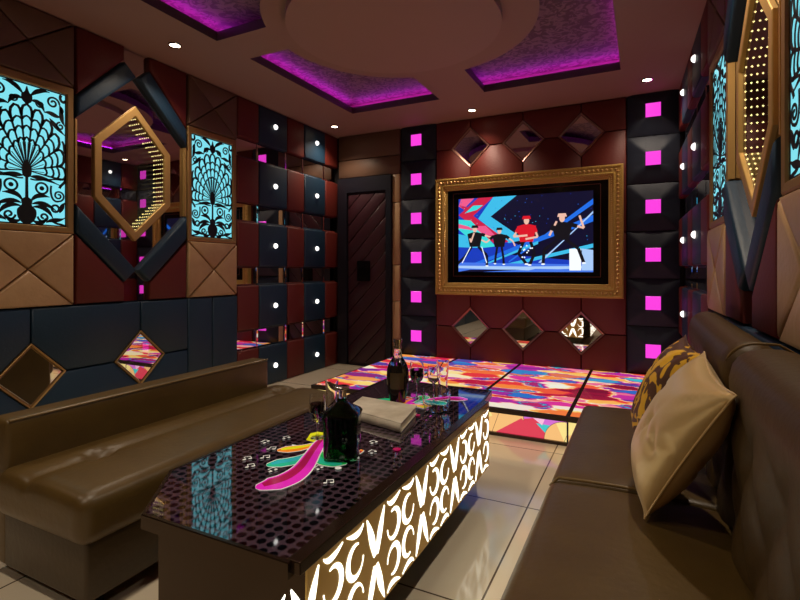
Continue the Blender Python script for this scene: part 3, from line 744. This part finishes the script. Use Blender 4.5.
# riser: big coloured discs and wedges behind glass
R = {k: emis('riser_'+k, lin(*c), 1.0) for k, c in (('peach', (246, 190, 120)), ('yellow', (250, 226, 140)), ('red', (222, 60, 84)), ('cyan', (60, 200, 200)), ('violet', (214, 110, 210)), ('pink', (250, 190, 220)), ('line', (90, 40, 40)))}
rk = list(R); z0, z1 = .022, SZ-.03
for ii, (a, b) in enumerate(zip(xe, xe[1:])):
    mb = MB(); lay = [0]
    def rp(poly, k):
        lay[0] += 1; q = clip(poly, a+.006, b-.006, z0, z1); mb.cur = rk.index(k)
        if len(q) > 2: mb.add([(u-ox, SY0+.022-oy-lay[0]*.0002, z) for u, z in q], [tuple(range(len(q)))])
    rp([(a, z0), (b, z0), (b, z1), (a, z1)], 'violet')
    m_ = (a+b)/2 + .16
    rp([(m_, z1), (m_+.1, z0), (m_-.05, z0), (m_-.14, z1-.03)], 'red'); rp([(m_-.02, z1-.04), (m_+.22, z1-.05), (m_+.13, z0), (m_+.08, z0)], 'cyan'); rp([(m_-.05, z1), (m_+.04, z1), (m_+.02, z1-.05)], 'pink')
    for cx_, cz_, rr_, k1, k2 in ((a+.18, .13, .22, 'peach', 'yellow'), (b-.02, .02, .13, 'yellow', 'peach')):
        full = [(cx_+rr_*math.cos(2*PI*i/36), cz_+rr_*math.sin(2*PI*i/36)) for i in range(36)]
        rp([(cx_+(rr_+.003)*math.cos(2*PI*i/36), cz_+(rr_+.003)*math.sin(2*PI*i/36)) for i in range(36)], 'line'); rp(full, k1)
        rp([(cx_, cz_)] + [(cx_+rr_*math.cos(q), cz_+rr_*math.sin(q)) for q in [2.0+.1*i for i in range(16)]], k2)
        rp([(cx_-.0015, z0), (cx_+.0015, z0), (cx_+.05, z1), (cx_+.047, z1)], 'line')
    rp([(m_-.3, z0), (m_-.05, z0), (m_-.03, z0+.05), (m_-.12, z1-.02)], 'red')
    mb.build('riser_panel', [R[k] for k in rk], stg, merge=False)

# ---------------------------------------------------------------- left sofa
ls = empty('low_sofa', (-1.93, 1.76, 0)); tag(ls, 'long low olive brown leather sofa with low back, on the left', 'sofa')
X_, Y_ = 1.93, -1.76
buttons = [(-1.965+X_, 1.25+Y_), (-1.99+X_, 2.40+Y_)]
def seat_disp(p, n):
    d = Vector((0, 0, 0))
    if p.z > .36:
        seam = abs(p.x - (-1.97+X_)); k = math.exp(-(seam/.012)**2)*.006; k += .012*math.exp(-(seam/.05)**2)
        for bx, by in buttons:
            rr = math.hypot(p.x-bx, p.y-by); k += .030*math.exp(-(rr/.045)**2)
            th = math.atan2(p.y-by, p.x-bx); k += .005*math.cos(7*th)*math.exp(-((rr-.06)/.03)**2)
        crown = .014*(1-((p.x-.0)/.3)**2)
        d.z = crown - k
    return d
mb = MB(); mb.rbox(-2.17+X_, -1.625+X_, .97+Y_, 2.53+Y_, .25, .418, .045, nl=(34, 70, 4), disp=seat_disp); mb.build('seat_cushion', M['leather'], ls, smooth=60, weld=1e-4)
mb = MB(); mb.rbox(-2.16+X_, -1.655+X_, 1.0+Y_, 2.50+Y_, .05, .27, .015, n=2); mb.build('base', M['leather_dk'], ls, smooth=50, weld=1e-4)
mb = MB(); mb.rbox(-2.27+X_, -2.14+X_, 1.0+Y_, 2.44+Y_, .05, .60, .020, nl=(3, 20, 8)); mb.build('backrest', M['leather'], ls, smooth=60, weld=1e-4)
mb = MB(); mb.tube([(-2.143+X_, 1.01+Y_, .595), (-2.143+X_, 2.43+Y_, .595)], .005); mb.build('piping', M['piping'], ls, smooth=True)
for bx, by in buttons:
    mb = MB(); mb.lathe([(.013, .385), (.012, .392), (.006, .396), (.001, .397)], bx, by, 14); mb.build('button', M['leather'], ls, smooth=True)
for x in (-2.2, -1.72):
    for y in (1.08, 2.38):
        mb = MB(); mb.lathe([(.018, 0), (.022, .055)], x+X_, y+Y_, 12); mb.build('foot', M['black'], ls, smooth=30)

# ---------------------------------------------------------------- right sofa
rs = empty('long_sofa', (.0, 1.4, 0)); tag(rs, 'long brown leather sofa with high tufted back along the right wall', 'sofa')
YO = -1.4
for a, b in ((-.10, .86), (.86, 1.815), (1.815, 2.90)):
    mb = MB(); mb.rbox(-.300, .260, a+.002+YO, b-.002+YO, .25, .42, .035, nl=(14, 14, 3), disp=lambda p, n: Vector((0, 0, .012*max(0, 1-((p.x+.03)/.3)**2) if p.z > .38 else 0))); mb.build('seat_cushion', M['leather'], rs, smooth=60, weld=1e-4)
for a, b, xb in ((-.10, .78, .412), (.78, 1.65, .397), (1.65, 2.93, .358)):
    mb = MB()
    def bd(p, n, a=a, b=b):
        d = Vector((0, 0, 0))
        if n.x < -.2 and p.z < .86:
            u = (p.y - a - YO)/.145; v = (p.z - .42)/.16; k = abs(math.sin(PI*(u/2+v/2)))*abs(math.sin(PI*(u/2-v/2)))
            d.x = .022*(1-k**.5)*min(1, (.86-p.z)/.1)
        return d
    mb.rbox(.205, xb, a+.003+YO, b-.003+YO, .30, .962, .08, nl=(5, 44, 34), disp=bd); mb.build('backrest', M['back_leather'], rs, smooth=60, weld=1e-4)
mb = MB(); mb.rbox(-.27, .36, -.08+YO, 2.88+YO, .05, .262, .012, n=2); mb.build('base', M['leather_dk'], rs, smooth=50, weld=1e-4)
for y in (.86, 1.815):
    pts = [(-.298, y+YO, .395)] + [(-.27+.1*i, y+YO, .4245+.012*max(0, 1-((-.24+.1*i)/.3)**2)) for i in range(5)]
    mb = MB(); mb.tube(pts, .0055); mb.build('seat_piping', M['piping'], rs, smooth=True)
for y in (.78, 1.65):
    pts = [(.285+.082*math.cos(q), y+YO, .882+.082*math.sin(q)) for q in [PI*.9 - PI*.4*i/6 for i in range(7)]] + [(.33, y+YO, .963), (.385, y+YO, .93)]
    mb = MB(); mb.tube(pts, [.001, .003, .004, .004, .004, .004, .004, .004, .003]); mb.build('back_piping', M['piping'], rs, smooth=True)
for x in (-.22, .26):
    for y in (-.02, 1.4, 2.80):
        mb = MB(); mb.lathe([(.018, 0), (.022, .055)], x, y+YO, 12); mb.build('foot', M['black'], rs, smooth=30)

# ---------------------------------------------------------------- pillows on the right sofa
def pillow(name, corners, m, label, thick=.085, seed=1):
    bn, tn, tf, bf = [Vector(c) for c in corners]      # bottom near, top near, top far, bottom far
    c = (bn+tn+tf+bf)/4; e1 = (tf-tn + bf-bn)/4; e2 = (tn-bn + tf-bf)/4
    nn = e1.cross(e2).normalized(); nn = nn if nn.x < 0 else -nn
    mb = MB(); N = 30; rnd = random.Random(seed)
    wr = [(rnd.uniform(-1, 1), rnd.uniform(-1, 1), rnd.uniform(0, PI), rnd.uniform(.12, .3)) for _ in range(12)]
    def pt(s, t, sg):
        a = s*(1 - .085*(1-abs(s)**1.5)*0 - .10*(1-t*t)*abs(s)**3); b = t*(1 - .10*(1-s*s)*abs(t)**3)
        h = (max(0, 1-abs(s)**2.6)**.55)*(max(0, 1-abs(t)**2.6)**.55)
        w_ = 0
        for (x, y, an, ln) in wr:
            dx, dy = s-x, t-y; q = dx*math.cos(an)+dy*math.sin(an); p_ = -dx*math.sin(an)+dy*math.cos(an)
            w_ += .15*math.exp(-(p_/.06)**2-(q/(ln*1.5))**2)
        # gathers from the corners
        for cx_ in (-1, 1):
            for cy_ in (-1, 1):
                rr = math.hypot(s-cx_, t-cy_); th = math.atan2(t-cy_, s-cx_); w_ += .05*math.sin(th*14)*math.exp(-(rr/.45)**2)
        return c + e1*a + e2*b + nn*sg*thick*h*(1 - w_)
    for sg in (1, -1):
        vs = [pt(-1+2*i/N, -1+2*j/N, sg) for i in range(N+1) for j in range(N+1)]
        mb.add([v-c for v in vs], [(i*(N+1)+j, (i+1)*(N+1)+j, (i+1)*(N+1)+j+1, i*(N+1)+j+1) for i in range(N) for j in range(N)])
    r = empty(name, c); tag(r, label, 'pillow', 'throw pillows on the long sofa')
    mb.build('cover', m, r, smooth=75, weld=1e-4)
    loop = [pt(-1+2*i/20, -1, 1) for i in range(21)] + [pt(1, -1+2*i/20, 1) for i in range(1, 21)] + [pt(1-2*i/20, 1, 1) for i in range(1, 21)] + [pt(-1, 1-2*i/20, 1) for i in range(1, 20)]
    mb = MB(); mb.tube([v-c for v in loop+loop[:1]], .003, 6); mb.build('seam_piping', m, r, smooth=True)
pillow('throw_pillow', [(.01, 1.60, .452), (.190, 1.385, .865), (.180, 1.83, .915), (-.025, 2.03, .470)], M['satin'], 'plain gold satin throw pillow leaning in front on the right sofa')
pillow('throw_pillow', [(.00, 2.07, .455), (.180, 1.93, .880), (.155, 2.30, .905), (-.03, 2.45, .465)], M['floral'], 'brown throw pillow with yellow gold leaf pattern, behind the plain satin one', seed=5)

# ---------------------------------------------------------------- coffee table
TOP = ((-1.40, 1.13), (-1.22, .90), (-.735, .90), (-.735, 2.43), (-.76, 2.65), (-1.40, 2.65))
tb = empty('coffee_table', (-1.05, 1.75, 0)); tag(tb, 'long coffee table with dotted black glass top and glowing gold scrollwork side', 'table')
TX, TY = 1.05, -1.75
M['rail'] = mat('dark_bronze_rail', lin(60, 44, 28), .22, .7)
mb = MB(); mb.rings([[(x+TX, y+TY, z) for x, y in TOP2] for TOP2, z in ((inset(TOP, -.012), .462), (inset(TOP, -.012), .499), (inset(TOP, -.010), .5015), (inset(TOP, 0), .5015), (inset(TOP, 0), .47))], True, True)
mb.rbox(-.735+TX, -.698+TX, .90+TY, 2.43+TY, .470, .5020, .003, n=1)
mb.build('top_rail', M['rail'], tb, merge=False)
body = [(-1.38, 1.15), (-1.21, .93), (-.706, .93), (-.706, 2.43), (-.78, 2.62), (-1.38, 2.62)]
mb = MB(); mb.rings([[(x+TX, y+TY, z) for x, y in body] for z in (.17, .462)]); mb.build('body', M['rail'], tb)
M['goldlit'] = mat('warm_gold_side', lin(232, 190, 100), .4, .1)
mb = MB(); mb.box(-.706+TX, -.700+TX, .93+TY, 2.432+TY, .172, .471); mb.build('gold_side_panel', M['goldlit'], tb)
mb = MB()
SM = lambda u, z, n: (-.700+n+TX, u+TY, z)
def motif(u0):
    zc = .320; T = lambda pts: [(u0+x, zc+z) for x, z in pts]
    tp = lambda t: .003 + .022*math.sin(PI*min(1, .10+t*.9))**1.3
    sk = lambda pts, wd: stroke(mb, [(u if u > 0 else max(-1.37, min(-.79, u)), max(.180, min(.462, z))) for u, z in T(pts)], wd, 0, .0015, SM)
    for sx in (-1, 1):
        for sz in (-1, 1):
            m = lambda pts: [(x*sx, z*sz) for x, z in pts]
            sk(m(bez((.008, .014), (.018, .06), (.030, .09), (.052, .138))), lambda t: .004 + .024*math.sin(PI*min(1, .1+t*.9)))
            sk(m(arc(.112, .056, .040, .044, 110, -175, 20)), lambda t: .004 + .016*math.sin(PI*min(1, t*1.15)))
            sk(m(bez((.072, .140), (.088, .118), (.120, .122), (.158, .140))), lambda t: .003+.013*math.sin(PI*t))
for k in range(5): motif(2.262 - .335*k)
mb.build('glowing_scrollwork', M['white_lit'], tb, merge=False)
mb = MB(); mb.box(-1.375+TX, -.785+TX, 2.619+TY, 2.625+TY, .172, .462); mb.build('gold_end_panel', M['goldlit'], tb)
mb = MB(); SM = lambda u, z, n: (u+TX, 2.625+n+TY, z)
for u0 in (-1.235, -.925): T_ = motif(u0)
mb.build('glowing_scrollwork', M['white_lit'], tb, merge=False)
mb = MB(); mb.box(-1.27+TX, -.86+TX, .95+TY, 2.25+TY, 0, .17); mb.build('plinth', M['black'], tb)
# painted swirls and music notes on the top
sw = {k: mat('table_print_'+k, lin(*c), .12, emit=(lin(*c), .35)) for k, c in (('magenta', (226, 40, 190)), ('crimson', (170, 20, 80)), ('teal', (40, 190, 150)), ('aqua', (50, 180, 190)), ('orange', (246, 140, 30)), ('yellow', (226, 226, 30)), ('green', (30, 190, 80)), ('white', (225, 225, 215)), ('violet', (90, 60, 200)))}
sk_ = list(sw)
tm = MB(); tm.rings([[(x+TX, y+TY, z) for x, y in TOP] for z in (.482, .500)]); lay = [0]
def put(poly, k):
    lay[0] += 1; tm.cur = 1 + sk_.index(k); z = .5003 + lay[0]*.000004
    tm.add([(x+TX, y+TY, z) for x, y in poly], [tuple(range(len(poly)))])
def tad(pts, wds, k, k2=None):
    C_ = []; W_ = []; n = len(pts)
    for i in range(n-1):
        p = [Vector(pts[max(0, min(n-1, i+q-1))]) for q in range(4)]
        for j_ in range(6):
            t = j_/6; C_.append(.5*((2*p[1]) + (-p[0]+p[2])*t + (2*p[0]-5*p[1]+4*p[2]-p[3])*t*t + (-p[0]+3*p[1]-3*p[2]+p[3])*t**3)); W_.append(wds[i]*(1-t)+wds[i+1]*t)
    C_.append(Vector(pts[-1])); W_.append(wds[-1]); Lf, Rt = [], []
    for i, p in enumerate(C_):
        dd = (C_[min(len(C_)-1, i+1)]-C_[max(0, i-1)]).normalized(); nn_ = Vector((-dd.y, dd.x))*W_[i]*(1 if i else .3); Lf.append(p+nn_); Rt.append(p-nn_)
    for i in range(len(C_)-1): put([tuple(q) for q in (Lf[i], Lf[i+1], Rt[i+1], Rt[i])], k)
    if k2:
        for i in range(3, len(C_)-1): put([tuple(q) for q in (Lf[i]*.9+Rt[i]*.1, Lf[i+1]*.9+Rt[i+1]*.1, Lf[i+1]*.45+Rt[i+1]*.55, Lf[i]*.45+Rt[i]*.55)], k2)
TS = [([(-1.06, 1.15), (-1.03, 1.20), (-1.014, 1.257), (-1.026, 1.34), (-1.069, 1.448), (-1.115, 1.563), (-1.135, 1.64)], [.012, .048, .044, .034, .027, .022, .012], 'magenta', 'crimson'),
      ([(-1.15, 1.30), (-1.125, 1.335), (-1.095, 1.375), (-1.08, 1.43), (-1.085, 1.50)], [.008, .034, .032, .022, .012], 'teal', 'aqua'),
      ([(-1.21, 1.425), (-1.185, 1.45), (-1.155, 1.48), (-1.135, 1.515), (-1.12, 1.56)], [.006, .030, .028, .018, .010], 'orange', 'yellow'),
      ([(-.915, 1.44), (-.95, 1.42), (-.99, 1.42), (-1.03, 1.445), (-1.08, 1.50)], [.006, .028, .032, .020, .010], 'green', 'teal'),
      ([(-.93, 1.57), (-.94, 1.545), (-.955, 1.52), (-.98, 1.50)], [.006, .022, .020, .008], 'orange', 'crimson')]
def outline(p, w_): tad(p, [q+.0045 for q in w_], 'white')
tad([(-1.20, 1.50), (-1.16, 1.49), (-1.12, 1.50), (-1.10, 1.54)], [.004, .012, .014, .006], 'white'); tad([(-1.10, 1.42), (-1.07, 1.45), (-1.08, 1.52), (-1.10, 1.56)], [.003, .010, .013, .005], 'white')
put([(-1.184, 1.565), (-1.215, 1.635), (-1.20, 1.665), (-1.15, 1.67), (-1.105, 1.60), (-1.146, 1.559)], 'yellow')
tad([(-1.10, 1.55), (-1.115, 1.60), (-1.11, 1.66)], [.018, .022, .008], 'violet')
for p, w_, k, k2 in TS[1:] + TS[:1]: outline(p, w_); tad(p, w_, k, k2)
# the same flourish again, smaller and turned, farther up the table
def far(p): x, y = p[0]+1.06, p[1]-1.45; a = 2.2; return (-1.00 + .8*(x*math.cos(a)-y*math.sin(a)), 2.27 + .8*(x*math.sin(a)+y*math.cos(a)))
for p, w_, k, k2 in TS: outline([far(q) for q in p], [q*.8 for q in w_]); tad([far(q) for q in p], [q*.8 for q in w_], k, k2)
tad([(-1.225, 2.15), (-1.20, 2.19), (-1.17, 2.22), (-1.13, 2.23)], [.006, .034, .030, .008], 'green', 'teal'); tad([(-.99, 2.05), (-1.03, 2.12), (-1.06, 2.20), (-1.06, 2.30)], [.006, .030, .030, .012], 'magenta', 'orange')
for x, y, r_ in ((-.817, 1.627, .016), (-.925, 2.05, .014), (-.915, 1.385, .012)): put([(x+r_*math.cos(q), y+r_*math.sin(q)) for q in [2*PI*i/10 for i in range(10)]], 'crimson' if y > 1.5 else 'white')
for n_, (x, y) in enumerate(((-1.245, 1.416), (-1.205, 1.339), (-1.195, 1.255), (-1.265, 1.53), (-1.099, 1.262), (-.969, 1.345), (-.888, 1.27), (-.915, 1.472), (-1.25, 1.30), (-.93, 1.64), (-.88, 1.55), (-1.30, 1.46))):
    an = .5 + (n_*1.3 % 1.1); s_ = .62
    r_ = lambda px_, py_: (x + s_*(px_*math.cos(an) - py_*math.sin(an)), y + s_*(px_*math.sin(an) + py_*math.cos(an)))
    for dx in (0, .034): put([r_(dx + .011*math.cos(t), .008*math.sin(t)) for t in [2*PI*i/8 for i in range(8)]], 'white'); put([r_(dx+.006, 0), r_(dx+.010, 0), r_(dx+.010, .036), r_(dx+.006, .036)], 'white')
    put([r_(.006, .030), r_(.044, .030), r_(.044, .037), r_(.006, .037)], 'white')
tm.build('glass_top', [M['tabletop']] + [sw[k] for k in sk_], tb, merge=False)

# ---------------------------------------------------------------- things on the table
ZT = .5023
# green square decanter
g = empty('square_bottle', (-.957, 1.475, ZT), math.radians(22)); tag(g, 'square shouldered green glass bottle with a short neck, front of table', 'bottle')
def sq(h, z, rd=.3):
    o = []
    for i in range(32):
        a = 2*PI*i/32; c_, s_ = math.cos(a), math.sin(a); e = 2/(2+ (1-rd)*7)
        o.append((h*math.copysign(abs(c_)**e, c_), h*math.copysign(abs(s_)**e, s_), z))
    return o
mb = MB(); mb.rings([sq(.052, 0), sq(.058, .004), sq(.0595, .02), sq(.0605, .130), sq(.066, .158), sq(.060, .166), sq(.040, .180, .6), sq(.022, .194, .9), sq(.016, .204, 1), sq(.0145, .210, 1)], True, False)
mb.rings([sq(.0105, .210, 1), sq(.012, .203, 1), sq(.015, .190, .9), sq(.030, .173, .6), sq(.050, .158), sq(.054, .150), sq(.0505, .130), sq(.0500, .02), sq(.046, .012)], False, True); mb.build('body', M['green_glass'], g, smooth=35)
mb = MB(); mb.rings([sq(.0450, .0135), sq(.0485, .02), sq(.0490, .130), sq(.0520, .148), sq(.048, .154)]); mb.build('drink', M['liquor'], g, smooth=35)
mb = MB(); mb.lathe([(.0145, .211), (.0145, .240)], n=20); mb.build('neck', M['glass'], g, smooth=30)
mb = MB(); mb.lathe([(.0145, .2405), (.025, .243), (.026, .250), (.022, .253)], n=24); mb.build('stopper', M['chrome'], g, smooth=40)
# round dark bottle
b2 = empty('round_bottle', (-1.10, 2.20, ZT), math.radians(20)); tag(b2, 'dark round shouldered bottle with a clear neck, standing behind the book', 'bottle')
mb = MB(); fl = lambda r, z: [(r*.76*math.cos(2*PI*i/28), r*.55*math.sin(2*PI*i/28), z) for i in range(28)]
mb.rings([fl(.038, 0), fl(.050, .004), fl(.066, .06), (fl(.074, .12)), fl(.072, .165), fl(.062, .19)]); mb.build('body', M['dark_glass'], b2, smooth=40)
mb = MB(); mb.rings([fl(.062, .19), fl(.050, .208), fl(.034, .225)] + [[(r*math.cos(2*PI*i/28), r*math.sin(2*PI*i/28), z) for i in range(28)] for r, z in ((.021, .24), (.0165, .27))], False, False); mb.build('shoulder', M['glass'], b2, smooth=40)
mb = MB(); mb.lathe([(.0165, .27), (.022, .272), (.022, .284), (.017, .286), (.017, .298), (.023, .300), (.023, .318), (.018, .321)], n=24); mb.build('cap', M['chrome'], b2, smooth=30)
M['lab'] = mat('dim_gold_label', lin(70, 56, 30), .4)
mb = MB(); mb.rings([[( r*.76*math.cos(a), -abs(r*.55*math.sin(a))-.0006, z) for a in [.9+ i*.12 for i in range(12)]] for z, r in ((.075, .0688), (.12, .0745), (.155, .0730))], False, False, closed=False); mb.build('paper_label', M['lab'], b2, smooth=True)
# stemmed glasses
def wineglass(x, y, h, rb, stem, liquor, label, bw=None):
    r = empty('stemmed_glass', (x, y, ZT)); tag(r, label, 'glass', 'drinking glasses on the table')
    b0 = stem
    outer = [(.028, 0), (.027, .003), (.006, .007), (.0038, .015), (.0038, b0-.01), (.008, b0), (rb*.75, b0+(h-b0)*.16), (rb, b0+(h-b0)*.42), (rb*.98, b0+(h-b0)*.7), (rb*.86, h)]
    inner = [(rb*.86-.0016, h), (rb*.98-.0018, b0+(h-b0)*.7), (rb-.002, b0+(h-b0)*.42), (rb*.73, b0+(h-b0)*.19), (.004, b0+.006)]
    mb = MB(); mb.lathe(outer+inner, n=28, cap1=True); mb.build('glass_body', M['glass'], r, smooth=60)
    if liquor:
        t = liquor; prof = [(.003, b0+.0075), (rb*.71, b0+(h-b0)*.20), (rb-.0035, b0+(h-b0)*.42)]
        if t > .45: prof.append((rb*.985-.0035, b0+(h-b0)*t))
        mb = MB(); mb.lathe(prof, n=28); mb.build('drink', M['liquor'], r, smooth=50)
wineglass(-1.155, 1.60, .170, .033, .060, .70, 'stemmed glass of dark drink standing left of the green bottle')
wineglass(-1.045, 2.31, .190, .038, .080, .66, 'stemmed glass of dark drink against the dark round bottle')
wineglass(-.935, 2.27, .185, .033, .100, 0, 'empty wine glass with a long stem beside the low wide glass')
r = empty('glass_bowl', (-.878, 2.165, ZT)); tag(r, 'low wide clear glass bowl upside view of coloured table print through it', 'bowl')
r['label'] = 'low wide clear glass bowl nearest the right rail of the table'
mb = MB(); mb.lathe([(.050, 0), (.056, .003), (.064, .03), (.068, .07), (.067, .095), (.0645, .095), (.0655, .07), (.0615, .03), (.052, .008)], n=36); mb.build('glass_body', M['glass'], r, smooth=60)
def tumbler(x, y, h, r0, label):
    r = empty('tumbler', (x, y, ZT)); tag(r, label, 'glass', 'drinking glasses on the table')
    mb = MB(); mb.lathe([(r0*.8, 0), (r0*.82, .004), (r0*.74, h*.35), (r0*.82, h*.6), (r0, h), (r0-.002, h), (r0*.82-.003, h*.6), (r0*.74-.003, h*.35), (r0*.7, .014)], n=28); mb.build('glass_body', M['glass'], r, smooth=60)
tumbler(-1.325, 1.95, .140, .032, 'clear waisted glass standing just behind the green bottle')
tumbler(-.945, 2.42, .185, .034, 'clear straight glass farthest back on the table, behind the wine glass')
# book
bk = empty('book', (-1.075, 1.985, ZT), 0); tag(bk, 'pale cream hardback book lying on the table behind the green bottle', 'book')
M['bookcov'] = mat('cream_book_cover', lin(240, 230, 210), .3, var=(11, lin(196, 184, 162))); M['pages'] = mat('book_pages', lin(226, 214, 190), .7)
cn = [(-1.205, 1.885), (-.885, 1.80), (-.935, 2.07), (-1.245, 2.10)]; cn = [(x+1.075, y-1.985) for x, y in cn]
mb = MB()
mb.rings([[(x, y, z) for x, y in inset(cn, 0)] for z in (0, .004)]); mb.rings([[(x, y, z) for x, y in inset(cn, 0)] for z in (.034, .038)])
a, b = Vector(cn[0]), Vector(cn[1]); nn_ = Vector((-(b-a).y, (b-a).x)).normalized()
spine = [[(p.x - nn_.x*o, p.y - nn_.y*o, z) for z, o in ((0, -.004), (0, 0), (.010, .006), (.019, .008), (.028, .006), (.038, 0), (.038, -.004), (.019, -.001))] for p in (a, b)]
mb.rings(spine); mb.build('cover', M['bookcov'], bk, merge=False, smooth=40)
mb = MB(); mb.rings([[(x, y, z) for x, y in inset(cn, .006)] for z in (.004, .034)]); mb.build('pages', M['pages'], bk)
